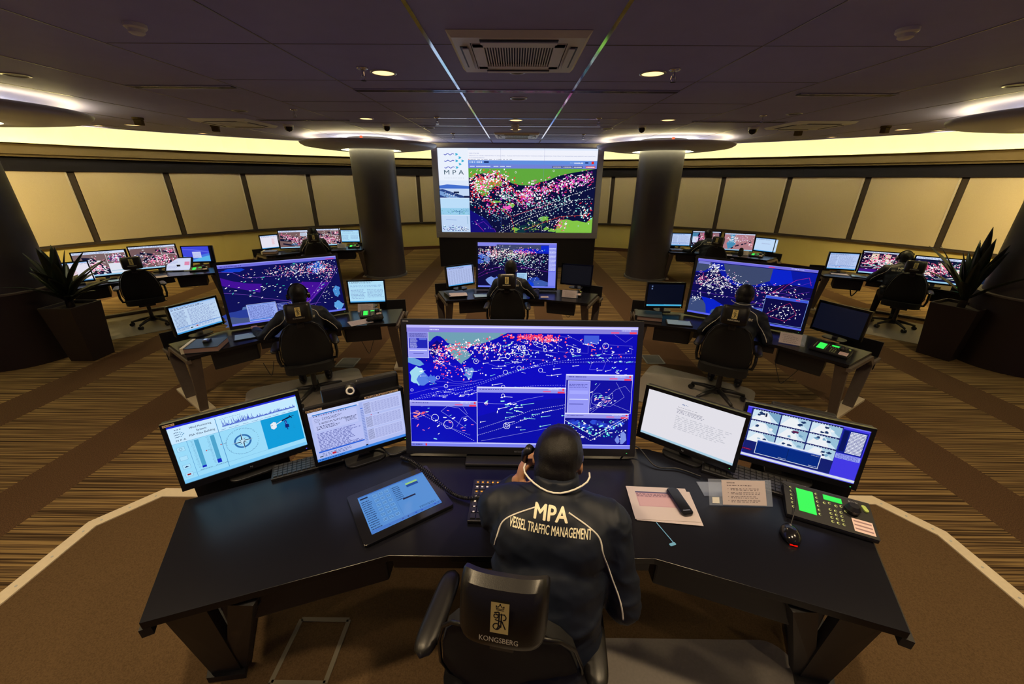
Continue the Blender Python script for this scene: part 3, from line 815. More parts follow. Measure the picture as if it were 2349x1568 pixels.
    m = MB(); m.cyl((0,0,0.09),(0,0,0.36), 0.028, n=16); m.cyl((0,0,0.07),(0,0,0.14),0.045,n=16); m.build('gas_column', M_BLACK, t, smooth='auto')
    for i in range(5):
        a = 2*PI*i/5+0.3; c, s = math.cos(a), math.sin(a)
        m = MB(); m.tube([(0.03*c,0.03*s,0.115),(0.16*c,0.16*s,0.105),(0.30*c,0.30*s,0.075)], [0.030,0.024,0.017], 8)
        sp = m.build('base_spoke', M_BLACK, t, smooth=True)
        m = MB(); px, py = 0.30*c, 0.30*s; m.cyl((px-s*0.028,py+c*0.028,0.03),(px-s*0.006,py+c*0.006,0.03),0.03,n=14); m.cyl((px+s*0.006,py-c*0.006,0.03),(px+s*0.028,py-c*0.028,0.03),0.03,n=14); m.cyl((px,py,0.03),(px,py,0.075),0.01,n=8)
        m.build('caster', M_BLACK, sp, smooth='auto')
    return t
ch0 = chair('black leather chair with the KONGSBERG headrest in the foreground, under the person with the handset', 0.015, 0.97, math.radians(-9), PZ+0.006)
def place_chair(lab, p, yaw):
    c = dup(ch0); c.location = p; c.rotation_euler = (0,0,yaw); c['label'] = lab; return c
CH = {'ml': (0.02,-0.01,-0.05), 'mr': (-0.02,0.0,0.05), 'mc': (-0.13,-0.02,0.02), 'bl': (0.0,-0.02,0.0), 'br': (0.06,0.02,-0.35), 'sl': (-0.05,-0.1,0.0), 'sr': (0.12,0.0,-0.05)}
CL = {'ml': 'high-backed chair at the middle left desk with the purple chart', 'mr': 'high-backed chair at the middle right desk', 'mc': 'high-backed chair at the desk before the video wall',
      'bl': 'farthest chair on the left, beside the left column', 'br': 'farthest chair on the right, turned aside from its desk', 'sl': 'empty chair at the left window desk beside the potted plant', 'sr': 'chair at the right window desk beside the potted plant'}
for k in CH:
    dx, dy, dr = CH[k]; p = LP(k, dx, dy); place_chair(CL[k], (p.x, p.y, 0.006), DK[k][2]+dr)
# chair mats
def mat_(lab, x, y, yaw, w_, d_, z):
    m = MB().prism(rrect(w_, d_, 0.12, 6), 0.0, 0.004)
    o = m.build('chair_mat', M_MAT, None, loc=(x, y, z+0.001), rot=(0,0,yaw)); tag(o, lab, 'floor mat', 'translucent chair mats')
for k, l, sx, sy, w_, d_ in (('ml','pale chair mat under the middle left chair',-0.07,0.0,1.30,1.12),('mr','pale chair mat under the middle right chair',-0.27,-0.05,1.28,1.10),('sl','chair mat under the empty chair at the left windows',-0.40,0.10,1.15,1.40),
                     ('sr','chair mat at the right window desk',0.30,-0.08,1.15,1.35)):
    p = LP(k, sx, sy); mat_(l, p.x, p.y, DK[k][2], w_, d_, 0)
mat_('chair mat on the platform under the foreground chair', 0.62, 0.70, 0, 1.6, 1.16, PZ)
for k, sx, l in (('sl', -0.2, 'low dark strip on the carpet behind the left window desk'), ('sr', 0.3, 'low dark strip on the carpet behind the right window desk')):
    p = LP(k, sx, 0.93); tag(MB().box((0,0,0.02), (2.0,0.10,0.04)).build('floor_strip', M_LEG, None, loc=(p.x,p.y,0), rot=(0,0,DK[k][2]), bevel=0.006), l, 'cable duct')  # plain low dark strip lying along the carpet

# floor outlet boxes
def fbox(lab, x, y, yaw, w_, d_, z, mat):
    t = thing('floor_box', lab, 'floor box', (x, y, z), yaw, 'floor outlet boxes')
    m = MB(); f = 0.022
    for c, d in (((0,-d_/2,0.003),(w_,f,0.006)),((0,d_/2,0.003),(w_,f,0.006)),((-w_/2,0,0.003),(f,d_,0.006)),((w_/2,0,0.003),(f,d_,0.006))): m.box(c, d)
    m.build('frame', mat, t); MB().box((0,0,0.0015), (w_-f, d_-f, 0.003)).build('lid', M_PLAT if z > 0 else M_CDARK, t)
M_ALU = pm('dull_frame', (0.20, 0.18, 0.13), 0.5)
fbox('big floor box with a pale frame on the platform, left of the foreground chair', -1.02, 1.21, 0, 0.26, 0.29, PZ, M_ALU)
fbox('floor box in the carpet behind the middle left chair', -2.34, 4.90, 0.0, 0.25, 0.28, 0, M_GREY)
fbox('floor box in the carpet left of the middle right chair', 2.02, 5.1, 0.0, 0.25, 0.28, 0, M_GREY)

# ================================================================== VIDEO WALL
vw = thing('video_wall', 'huge glowing video wall with the shipping chart and MPA logo on a black cabinet', 'video wall', (0.06, 11.43, 0))
MB().box((0, 0.40, 0.42), (4.50, 0.78, 0.84)).build('cabinet', M_DESKU, vw)
m = MB(); ox0, ox1, oz0, oz1 = -2.31, 2.29, 0.84, 3.275; ix0, ix1, iz0, iz1 = -2.155, 2.135, 0.995, 3.17
for (c, d) in (((0,0.05,(oz0+iz0)/2),(ox1-ox0,0.14,iz0-oz0)),((0,0.05,(oz1+iz1)/2),(ox1-ox0,0.14,oz1-iz1)),(((ox0+ix0)/2,0.05,(iz0+iz1)/2),(ix0-ox0,0.14,iz1-iz0)),(((ox1+ix1)/2,0.05,(iz0+iz1)/2),(ox1-ix1,0.14,iz1-iz0))):
    m.box((c[0]+(-0.01 if abs(c[0])<.01 else 0), c[1], c[2]), d)
m.build('frame', M_SILVER, vw, bevel=0.01)
MB().box((-0.01, 0.40, 2.05), (4.4, 0.6, 2.4)).build('housing', M_DESKU, vw)

# ------------------------------------------------------------------ pictures on the screens
GRN=(96,168,60); DK1=(8,14,58); WT=(250,250,255); RD=(235,40,60); PK=(255,90,190); CY=(150,240,235); MG=(190,40,190)
def logo(c, u, v, s, c1, c2, t):
    """three waves running into six pointed drops; s = width as share of the sheet"""
    hh = s*c.W/c.H
    for i in range(3):
        vv = v+hh*0.30*i; c.line([(u+s*0.5*q/12, vv+hh*0.035*math.sin(q/12*4*PI)*1.0) for q in range(13)], t, c2)
    for dx, dy in ((.62,0),(.78,.15),(.62,.30),(.92,.30),(.78,.45),(.62,.60)):
        cu, cv = u+s*dx, v+hh*dy
        c.poly([(cu-s*.07,cv-hh*.05),(cu+s*.02,cv-hh*.05),(cu+s*.09,cv),(cu+s*.02,cv+hh*.05),(cu-s*.07,cv+hh*.05),(cu-s*.03,cv)], c1)
def pic_wall():
    c = CV(4.27, 2.155, DK1, 3)
    B = (0.19, 0.225, 1.0, 1.0)
    c.poly([(.19,.225),(1,.225),(.93,.245),(.84,.275),(.76,.31),(.70,.36),(.64,.385),(.60,.42),(.52,.42),(.47,.40),(.42,.35),(.36,.30),(.29,.28),(.24,.30),(.21,.36),(.19,.33)], GRN)
    c.blob(.285,.42,.055,.09,GRN,22,.25); c.blob(.36,.39,.045,.055,GRN,20,.25); c.blob(.29,.50,.03,.05,GRN,14,.2)
    c.poly([(.76,1),(.77,.90),(.79,.84),(.83,.83),(.87,.85),(.90,.845),(.93,.86),(.96,.87),(1,.80),(1,1)], (130,195,70))
    for u, v, a, b in ((.46,.66,.025,.035),(.36,.62,.03,.018),(.68,.82,.03,.03),(.50,.97,.03,.03),(.41,.72,.015,.02),(.74,.97,.03,.02),(.70,.95,.02,.02)): c.blob(u, v, a, b, (120,185,70), 14, .45)
    c.poly([(.19,.75),(.36,1),(.19,1)], (22,14,150)); c.poly([(.19,.72),(.30,.84),(.36,1),(.19,1)], (16,12,118))
    for u, v in ((.55,.93),(.61,.96),(.66,.90),(.60,.88),(.53,.98)): c.blob(u, v, .04, .02, (12,52,62), 14, .5)
    for a in ([(.38,1),(.50,.85),(.56,.80),(.74,.67),(.84,.60),(.95,.58),(1,.58)], [(.405,1),(.52,.865),(.60,.81),(.76,.69),(.86,.62)], [(.41,.82),(.48,.78),(.57,.74),(.62,.70),(.73,.63),(.84,.54),(1,.44)], [(.19,.62),(.24,.64),(.33,.76),(.41,.82)], [(.56,.65),(.64,.66),(.70,.62)]):
        c.line(a, 0.010, WT, dash=0.035)
    c.line([(.30,.57),(.34,.64),(.46,.80),(.475,.90),(.485,1)], 0.009, (235,60,50)); c.line([(.48,.80),(.56,.73),(.73,.64)], .007, (220,60,80)); c.line([(.55,.97),(.68,.87),(.78,.80),(.95,.775)], .008, (230,90,60))
    c.line([(.22,.86),(.28,.99)], .008, MG); c.line([(.235,.90),(.28,.865),(.33,.955),(.35,.955),(.36,1)], .008, (120,40,200)); c.line([(.36,.45),(.46,.60),(.55,.70)], .006, MG)
    c.marks(260, .26, .38, .06, .055, [WT, WT, WT, RD, (240,110,40), PK], 0.018, B)
    c.marks(170, .38, .34, .05, .05, [WT, WT, RD, PK, (240,110,40)], 0.018, B, fn=lambda u: (u-.38)*.6)
    c.marks(110, .25, .52, .05, .06, [WT, WT, RD, (230,60,40), PK], 0.018, B)
    c.marks(60, .43, .47, .03, .03, [WT, CY, RD, PK], 0.016, B); c.marks(80, .45, .55, .05, .035, [CY, WT, (80,190,140)], 0.015, B)
    c.marks(330, .65, .47, .12, .055, [WT, WT, WT, PK, RD, MG], 0.019, B, fn=lambda u: -(u-.65)*.25)
    c.marks(120, .55, .56, .03, .04, [MG, PK, WT, RD], 0.018, B); c.marks(220, .88, .37, .08, .045, [PK, MG, WT, WT, (230,60,120)], 0.018, B, fn=lambda u: -(u-.88)*.35)
    c.marks(120, .36, .68, .06, .055, [MG, RD, WT, CY, PK], 0.016, B); c.marks(70, .44, .69, .012, .012, [PK, MG], 0.017, B, 'dot'); c.marks(90, .60, .60, .07, .05, [WT, CY, PK, RD], 0.015, B)
    c.marks(260, .62, .70, .20, .10, [WT, CY, WT, (180,220,230)], 0.011, B); c.marks(60, .80, .60, .10, .08, [CY, (120,200,200), WT], 0.020, B, 'tri'); c.marks(70, .79, .90, .025, .05, [WT, RD, PK], 0.015, B)
    c.marks(60, .95, .72, .03, .06, [CY, WT, RD], 0.018, B); c.marks(50, .35, .88, .08, .08, [WT, CY, (60,120,200)], 0.010, B); c.marks(90, .65, .92, .08, .05, [(190,210,90), (140,190,90), WT], 0.013, B)
    for u, v in ((.49,.27),(.73,.25),(.32,.32),(.26,.33),(.56,.47),(.79,.46),(.88,.39),(.60,.50),(.27,.47)): c.ring(u, v, .022, .006, WT, 12)
    # top of the chart window
    c.rect(.19,0,1,.135,(240,242,252)); c.rect(.19,0,1,.02,(215,228,250))
    c.text('THEME OF THE WEEK', .197, .062, .020, (120,135,190), bold=.01); c.text('MESSAGE TO VESSELS REPORTING TO ENQUIRIES :  PLEASE MAINTAIN ANTI-PIRACY WATCH WHEN TRANSITING THE STRAIT OF SINGAPORE AND REPORT ANY SIGHTING', .197, .089, .019, (120,135,190), wmax=.79)
    c.text('TO VTIS SINGAPORE IMMEDIATELY', .197, .112, .019, (120,135,190)); c.rect(.193,.122,.198,.133,(190,30,40)); c.greek(.205,.121,.47,.134,1,(120,130,160),.9)
    c.rect(.19,.135,1,.18,(98,142,222)); c.rect(.19,.18,1,.226,(112,130,216)); c.rect(.29,.146,.32,.164,(20,40,100)); c.greek(.20,.146,.28,.166,1,(225,235,255),.9,.5,.8)
    c.text('10:03:05', .885, .170, .036, WT, 'c', .02, wmax=.055); c.greek(.83,.153,.86,.166,1,(200,215,250),1); c.rect(.925,.150,.945,.166,(20,40,110)); c.rect(.965,.143,.98,.172,(225,40,30))
    for a in (.20,.24,.27,.30,.35,.39,.43): c.greek(a,.197,a+.03,.212,1,(225,235,255),1,.1,.7)
    for a, cc in ((.72,(40,50,120)),(.785,(40,50,120)),(.85,(40,50,120)),(.93,(220,40,60))): c.rect(a,.196,a+.06,.218,cc); c.greek(a+.004,.199,a+.056,.216,1,WT,1,.1,.5)
    # left strip: logo and three photographs
    c.rect(0,0,.19,1,(233,240,252)); logo(c, .04, .07, .125, (60,180,215), (40,60,190), .016)
    c.text('M P A', .098, .30, .115, (30,70,90), 'c', wmax=.125); c.text('S I N G A P O R E', .098, .345, .022, (175,185,200), 'c', wmax=.125)
    c.rect(0,.37,.19,.575,(220,232,250)); c.poly([(0,.43),(.05,.415),(.10,.42),(.19,.435),(.19,.47),(0,.465)], (66,110,205)); c.rect(0,.465,.19,.575,(196,216,245))
    c.poly([(0,.475),(.02,.47),(.19,.575),(0,.575)], (40,66,130)); c.poly([(.0,.49),(.13,.575),(.05,.575),(0,.54)], (120,160,215)); c.rect(.09,.50,.125,.52,(24,34,70)); c.rect(.155,.55,.19,.575,(24,34,80)); c.marks(30,.07,.54,.03,.015,[(230,240,255),(20,30,70)],.01,(0,.47,.19,.58),'sq')
    c.rect(0,.58,.19,.785,(186,220,248)); c.rect(0,.70,.19,.785,(150,205,236)); c.marks(60,.13,.745,.04,.015,[(60,120,170),(90,170,160),(30,90,150)],.010,(0,.58,.19,.785),'sq')
    for u in (.15,.16,.172,.18): c.line([(u,.70),(u,.75)],.006,(70,140,190))
    c.rect(0,.79,.19,1,(190,214,244)); c.marks(90,.06,.96,.05,.02,[(30,60,160),(80,60,170),(40,120,150),(240,250,255)],.012,(0,.79,.19,1),'sq'); c.marks(90,.15,.97,.02,.015,[(24,40,110),(240,245,255),(90,120,170)],.010,(0,.79,.19,1),'sq'); c.line([(.03,.84),(.10,.85)],.008,(110,140,210)); c.line([(.17,.80),(.175,.90)],.008,(60,140,170))
    c.rect(.395,0,.3958,1,(120,130,190)); c.rect(.667,0,.6678,1,(120,130,190))
    return c
NAVY=(10,8,190)
def win_bar(c, u0, v0, u1, h=.045):
    c.rect(u0,v0,u1,v0+h,(140,140,222)); c.rect(u0,v0,u1,v0+h*.18,(215,215,250)); c.greek(u0+.01,v0+h*.25,u0+.10*(u1-u0)*3,v0+h*.6,1,(60,60,150),.9)
    c.rect(u1-.035,v0+h*.68,u1-.004,v0+h,(225,60,90)); c.rect(u1-.014,v0+h*.15,u1-.006,v0+h*.5,(230,40,60)); c.rect(u1-.10,v0+h*.6,u1-.065,v0+h*.8,(215,90,150)); c.greek(u1-.075,v0+h*.2,u1-.03,v0+h*.5,1,(210,220,255),1)
def pic_front():
    W, H = 1.245, .70
    c = CV(W, H, NAVY, 5); B = (0, .055, 1, .97); LAND = (104,150,168)
    c.rect(0,.055,1,.30,(8,6,170)); c.rect(.0,.3,1,.5,(9,7,182))
    c.poly([(.092,.055),(.44,.055),(.41,.08),(.39,.10),(.37,.115),(.34,.135),(.31,.15),(.28,.165),(.25,.175),(.22,.165),(.20,.15),(.175,.14),(.16,.11),(.145,.09),(.13,.085),(.115,.10),(.10,.13),(.092,.13)], LAND)
    c.poly([(.17,.165),(.19,.15),(.215,.165),(.25,.18),(.265,.21),(.28,.235),(.265,.265),(.245,.285),(.235,.31),(.22,.285),(.20,.25),(.185,.22)], LAND)
    c.poly([(0,.26),(.03,.265),(.055,.285),(.07,.315),(.05,.33),(.02,.315),(0,.30)], (96,150,205)); c.blob(.035,.41,.032,.075,(150,205,225),16,.25); c.blob(.06,.44,.03,.05,(80,120,215),14,.3); c.blob(.105,.43,.02,.03,(70,110,210),12,.4); c.blob(.27,.38,.022,.045,(96,140,205),14,.35)
    c.rect(.77,.07,.835,.135,(60,84,205)); c.poly([(.092,.18),(.13,.12),(.155,.16),(.11,.26)], (6,4,120))
    for a in ([(.02,.60),(.15,.54),(.28,.50),(.42,.40),(.52,.34),(.60,.31),(.68,.285),(.86,.275),(1,.275)], [(.0,.61),(.30,.52),(.44,.50),(.55,.48),(.66,.47),(.72,.47)], [(.05,.57),(.22,.50),(.33,.45),(.45,.37),(.60,.29),(.80,.25),(1,.24)]):
        c.line(a, .0022, (150,150,235), dash=.007)
    for a in ([(.09,.44),(.22,.47),(.33,.43)], [(.14,.40),(.20,.45),(.30,.45)], [(.0,.56),(.12,.50),(.28,.47)], [(.13,.28),(.20,.33),(.26,.38)], [(.66,.08),(.72,.09),(.79,.15),(.79,.21),(.66,.20),(.66,.08)], [(.85,.22),(.86,.14),(.98,.15),(.98,.21),(.85,.22)], [(.90,.06),(.95,.12),(.98,.08)], [(.35,.30),(.40,.33),(.52,.26),(.62,.27)], [(.42,.16),(.55,.19),(.66,.21)], [(.80,.34),(.81,.28),(.87,.28),(.86,.34),(.80,.34)], [(.10,.18),(.16,.26),(.15,.33),(.10,.24),(.10,.18)], [(.26,.58),(.30,.52)]):
        c.line(a, .0012, (120,110,225))
    c.marks(170, .55, .085, .055, .018, [(255,60,90),(255,120,150),(240,40,70)], .0042, B, 'dot'); c.marks(60,.62,.105,.03,.015,[(255,70,110),(255,180,200)],.0042,B,'dot')
    c.marks(120, .42, .17, .10, .045, [WT,WT,(240,170,210),(190,220,200)], .0036, B); c.marks(90, .17, .20, .035, .035, [(255,60,90),WT,(255,140,170)], .0040, B); c.marks(80,.15,.27,.03,.045,[(255,150,190),WT,(240,60,100)],.0034,B)
    c.marks(60,.28,.16,.05,.02,[(255,70,90),WT,(255,170,190)],.0042,B); c.marks(70,.36,.21,.06,.04,[WT,(250,190,220),(230,60,90)],.0034,B); c.marks(50,.22,.38,.05,.04,[WT,(255,70,100),(230,170,230)],.0036,B)
    c.marks(70,.52,.24,.10,.05,[WT,(255,120,150),(200,220,255)],.0034,B); c.marks(40,.82,.17,.08,.03,[WT,(255,90,110)],.0038,B); c.marks(30,.90,.28,.05,.05,[WT,(150,230,220)],.0036,B,'ship')
    c.marks(50,.5,.35,.2,.07,[WT,WT,(140,230,220)],.0040,B,'vec'); c.marks(18,.20,.55,.08,.02,[WT],.0036,B,'vec'); c.marks(26,.68,.16,.10,.04,[WT],.0034,B,'vec',-.3); c.marks(14,.14,.23,.03,.05,[WT],.003,B,'vec',-.8)
    for u, v, r in ((.505,.175,.015),(.44,.24,.013),(.52,.21,.013),(.56,.135,.010),(.60,.165,.009),(.603,.19,.009),(.72,.19,.010),(.75,.19,.010),(.865,.15,.016),(.30,.285,.013),(.43,.37,.012),(.49,.335,.012),(.585,.35,.011),(.165,.49,.010),(.13,.42,.009),(.42,.49,.010),(.012,.525,.007)):
        c.ring(u, v, r, .0018, WT, 24)
    # instrument panel at the upper left
    c.rect(.003,.055,.093,.262,(140,142,228)); c.rect(.006,.062,.09,.10,(120,120,200)); c.rect(.008,.105,.088,.185,(28,34,170)); c.greek(.012,.108,.045,.183,9,(210,215,255),.8,.2); c.rect(.052,.108,.085,.118,(90,110,210)); c.greek(.012,.066,.085,.10,4,(60,60,150),.8); c.rect(.008,.20,.086,.206,(210,210,250)); c.rect(.025,.224,.07,.229,(60,60,160)); c.frame(.003,.055,.093,.262,WT,.0012)
    # lower windows
    c.rect(0,.615,.303,.955,(9,10,172)); win_bar(c,0,.612,.303); c.frame(0,.612,.303,.965,(190,190,245),.0016)
    for a in ([(0,.72),(.05,.715),(.08,.73),(.14,.80),(.20,.86),(.29,.95)], [(0,.77),(.06,.74),(.15,.82),(.27,.90)]): c.line(a,.0020,(190,190,240),dash=.006)
    for a in ([(.05,.66),(.11,.64),(.22,.67),(.30,.80)], [(.02,.77),(.06,.73)], [(.21,.83),(.235,.75),(.26,.74)], [(.24,.66),(.26,.72)], [(.18,.64),(.14,.70),(.19,.76),(.25,.84)]): c.line(a,.0014,(160,160,235))
    c.ring(.112,.755,.020,.0020,WT,28); c.ring(.172,.812,.026,.0020,WT,28); c.marks(10,.04,.74,.02,.02,[(255,150,140),(255,90,90)],.006,(0,.66,.30,.96),'ship'); c.marks(22,.16,.78,.09,.07,[WT,(150,230,230),(240,120,170)],.0048,(0,.66,.30,.96),'ship')
    c.rect(.305,.495,.698,.965,(12,10,178)); c.poly([(.305,.74),(.45,.66),(.56,.60),(.698,.57),(.698,.965),(.305,.965)],(10,12,160)); win_bar(c,.305,.492,.698); c.frame(.303,.490,.700,.967,(225,225,255),.0022)
    for a in ([(.305,.90),(.40,.845),(.52,.76),(.60,.70),(.70,.655)], [(.31,.845),(.44,.76),(.55,.68),(.70,.63)]): c.line(a,.0020,(200,200,245),dash=.006)
    for a in ([(.305,.62),(.38,.63),(.45,.63),(.52,.59),(.60,.56)], [(.32,.95),(.50,.88),(.698,.80)]): c.line(a,.0012,(160,160,235))
    c.ring(.437,.815,.018,.0022,WT,28); c.ring(.437,.815,.009,.0022,WT,20); c.ring(.345,.63,.008,.0016,(255,170,170),20); c.ring(.42,.56,.009,.0018,WT,20); c.marks(22,.45,.72,.11,.10,[WT,(150,230,220)],.0050,(.31,.55,.695,.95),'vec'); c.marks(12,.40,.60,.07,.04,[WT,(150,230,220)],.0050,(.31,.55,.695,.95),'ship')
    c.rect(.70,.385,.99,.70,(14,12,150)); win_bar(c,.70,.380,.99); c.frame(.698,.378,.992,.70,(225,225,255),.0018)
    for a in ([(.80,.68),(.86,.60),(.92,.50),(.96,.47),(.985,.52)], [(.80,.72),(.88,.60),(.99,.68)], [(.85,.45),(.82,.52),(.81,.66)], [(.92,.44),(.96,.56),(.90,.64),(.82,.62)]): c.line(a,.0013,(150,150,230))
    c.line([(.81,.68),(.86,.62),(.905,.53),(.91,.57),(.87,.65)],.0018,(220,220,240),dash=.005); c.marks(34,.86,.585,.04,.035,[WT,(150,230,220),(240,160,200)],.0040,(.80,.44,.985,.69),'ship'); c.ring(.84,.58,.035,.0012,(150,160,220),28)
    c.rect(.708,.43,.806,.70,(140,142,232)); c.greek(.714,.455,.80,.49,3,(70,70,160),.8); c.rect(.716,.51,.80,.54,(155,158,240)); c.rect(.716,.58,.80,.586,(205,210,255)); c.rect(.716,.62,.78,.626,(60,60,150)); c.frame(.708,.43,.806,.70,WT,.0012)
    c.rect(.70,.705,.985,.965,(10,12,130)); win_bar(c,.70,.70,.985,.04)
    for q in range(12): c.blob(.73+.02*q, .77+.012*(q%5), .018, .02, (40,70,200) if q%2 else (30,44,170), 10, .4)
    c.marks(90,.84,.84,.07,.05,[WT,CY,(60,200,200)],.0045,(.70,.75,.985,.96)); c.line([(.70,.80),(.82,.93),(.985,.74)],.0025,WT,dash=.006); c.line([(.70,.76),(.83,.89),(.985,.72)],.0015,WT); c.blob(.965,.90,.015,.05,(120,140,215),12,.4); c.blob(.94,.92,.01,.03,(110,130,215),12,.4)
    c.rect(0,0,1,.022,(175,170,240)); c.rect(0,.022,1,.056,(125,118,205)); c.rect(.10,.012,1,.018,(225,225,255)); c.greek(.10,.028,.14,.045,1,(210,215,250),1); c.rect(.885,.04,.92,.052,(215,80,140)); c.rect(.965,.04,.995,.054,(235,60,80)); c.greek(.93,.02,.97,.04,1,(200,210,255),1)
    c.rect(0,.967,1,1,(118,122,225)); c.rect(0,.967,1,.973,(190,195,250)); c.rect(.065,.975,.072,.995,(220,40,60)); c.greek(.005,.975,.05,.995,1,(20,20,90),1); c.greek(.65,.975,.70,.99,1,(20,20,90),1)
    return c
def pic_wind():
    W, H = .555, .312; c = CV(W, H, (150,216,246), 8); K = (14,30,80)
    c.rect(0,0,1,.035,(30,40,205)); c.rect(0,.035,1,.06,(200,225,250)); c.rect(0,.06,1,.94,(150,214,244)); c.rect(0,.94,1,1,(120,196,240))
    c.rect(.0,.06,.335,.30,(196,228,250)); c.rect(.34,.06,.99,.30,(190,228,250))
    for i, (r, wm) in enumerate((('Wind Monitoring',.160),('System',.072),('PSA Vista Building',.185))): c.text(r, .225, .118+.062*i, .0105, K, 'c', .008, wmax=wm)
    logo(c, .035, .125, .07, (40,120,170), (20,60,110), .0022); c.text('M P A', .07, .275, .0095, K, 'c', wmax=.07); c.rect(.045,.075,.055,.085,K); c.rect(.062,.075,.072,.085,K); c.rect(.08,.075,.09,.085,K)
    prev = None; pts = []
    for i in range(150):
        u = .375+.60*i/150; a = c.rnd.random()**2*(.11 if i < 60 else .05); pts += [(u, .235), (u+.001, .235-a-.02)]
    c.line(pts, .0011, (20,50,190)); c.greek(.36,.27,.96,.285,1,(90,130,180),.9); c.greek(.37,.085,.56,.10,1,(110,150,190),.7)
    c.rect(.335,.06,.339,.94,(60,130,190)); c.rect(.34,.30,.99,.303,(60,130,190)); c.rect(0,.30,.335,.303,(60,130,190)); c.rect(.10,.30,.1025,.94,(60,130,190)); c.rect(0,.86,1,.863,(90,150,200))
    for u, f in ((.15,.03),(.265,.10)):
        c.rect(u,.32,u+.032,.82,(76,160,200)); c.rect(u,.82-f*.5-.02,u+.032,.82,(20,40,190))
        for k in range(24): c.rect(u-.024-(.006 if k%4==0 else 0),.325+.0205*k,u-.008,.328+.0205*k,(60,110,160))
        c.greek(u-.02,.84,u+.07,.855,1,K,1)
    for u, v in ((.205,.55),(.318,.52)): c.poly([(u,v),(u+.012,v-.012),(u+.012,v+.012)], (190,20,20)); c.greek(u+.015,v-.008,u+.05,v+.008,1,K,1)
    for k, v in enumerate((.37,.53,.68,.82)): c.rect(.02,v,.075,v+.075,(168,220,246)); c.frame(.02,v,.075,v+.075,(90,150,190),.0009)
    c.poly([(.03,.73),(.047,.705),(.064,.73)],K); c.rect(.034,.845,.06,.87,(150,20,20)); c.ring(.047,.405,.006,.0012,(60,110,150))
    cu, cv, r = .49, .57, .072
    c.ring(cu,cv,r,.0016,(40,90,160),60,.6,2*PI-.5,dash=1); c.ring(cu,cv,.034,.0085,(48,106,170),36)
    for k in range(36):
        a = 2*PI*k/36; q = .0058 if k%3==0 else .003; p = (math.cos(a)*r, math.sin(a)*r); p2 = (math.cos(a)*(r-q), math.sin(a)*(r-q)); c.line([(cu+p[0]/W,cv-p[1]/H),(cu+p2[0]/W,cv-p2[1]/H)],.0012,K)
    for k in range(8):
        a = PI/4*k; L = .050 if k%2==0 else .026; w_ = .008 if k%2==0 else .006
        for sg, col in ((1,(10,20,50)),(-1,(190,225,245))):
            b = a+sg*PI/4; c.poly([(cu,cv),(cu+math.cos(a)*L/W,cv-math.sin(a)*L/H),(cu+math.cos(b)*w_/W,cv-math.sin(b)*w_/H)], col)
    # anemometer picture
    c.rect(.665,.30,.99,.86,(16,152,212)); c.poly([(.735,.42),(.765,.39),(.785,.41),(.782,.50),(.755,.53),(.735,.50)],(225,232,240)); c.line([(.775,.455),(.845,.405)],.005,(215,225,235)); c.line([(.835,.41),(.91,.375)],.0075,(14,22,60))
    c.line([(.905,.345),(.925,.41)],.004,(10,20,60)); c.line([(.88,.40),(.945,.365)],.003,(10,20,60)); c.line([(.863,.42),(.867,.53)],.0105,(18,40,140)); c.line([(.863,.44),(.867,.49)],.0035,(90,150,225)); c.rect(.852,.50,.885,.56,(16,34,110)); c.line([(.866,.55),(.868,.60)],.004,(20,40,130)); c.rect(.738,.445,.752,.452,(20,20,30))
    return c
def pic_doc(seed=11, tint=(176,188,240)):
    W, H = .474, .296; c = CV(W, H, tint, seed); K = (40,44,96)
    c.rect(0,0,1,.03,(196,206,246)); c.rect(0,.03,.52,.075,(205,212,248)); c.rect(.04,.055,.50,.075,(40,120,205)); 
    for i in range(14): c.rect(.05+.025*i,.085,.06+.025*i,.10,c.rnd.choice([(40,40,60),(150,60,120),(60,90,180),(30,30,30)]))
    c.rect(.03,.11,.49,.40,(188,196,244)); logo(c,.05,.15,.06,(60,80,120),(40,60,110),.0014); c.greek(.13,.14,.33,.20,3,K,.7); c.greek(.09,.23,.44,.27,2,(20,24,70),.7,.2); c.greek(.06,.29,.30,.37,3,K,.7); c.greek(.36,.24,.48,.34,4,K,.8)
    c.rect(.03,.42,.52,.80,(182,190,242)); c.greek(.05,.43,.50,.80,13,(84,92,170),.7,.2); c.rect(.03,.80,.52,.83,(40,96,215)); c.greek(.06,.85,.40,.93,3,(90,100,160),.7); c.rect(.03,.90,.06,.92,(20,50,40)); c.rect(.16,.88,.20,.92,(190,40,60))
    c.rect(.525,.03,.56,.93,(166,180,236)); c.rect(.53,.15,.555,.165,(40,96,215)); c.greek(.528,.19,.558,.85,20,(90,110,190),1)
    for v0 in (.06,.35,.62):
        c.rect(.565,v0,.985,v0+.25,(190,198,244)); c.greek(.57,v0+.01,.64,v0+.23,10,K,1,.2)
        for i in range(9): c.rect(.65+.036*i,v0+.02,.65+.036*i+.0015,v0+.23,(120,130,190)); c.greek(.655+.036*i,v0+.02,.68+.036*i,v0+.23,10,(110,118,186),1,.2)
    c.rect(.63,.325,.64,.34,(220,40,60)); c.rect(.71,.325,.72,.34,(20,20,40)); c.rect(0,.945,1,1,(60,130,225)); c.greek(.02,.955,.30,.99,1,(20,60,140),1); c.rect(.525,.925,.55,.95,(16,18,40))
    return c
def pic_white():
    c = CV(.51,.287,(226,224,232),21)
    c.greek(.34,.20,.60,.215,1,(110,110,130),.7); c.greek(.34,.26,.64,.34,3,(150,150,168),.7); c.greek(.34,.38,.90,.68,8,(196,196,206),.7); c.rect(.33,.25,.60,.255,(90,90,110)); c.marks(8,.40,.13,.03,.01,[(90,120,170)],.002,(0,0,1,1),'sq'); c.rect(0,.955,1,1,(170,206,226)); c.rect(.01,.02,.04,.03,(190,170,170))
    return c
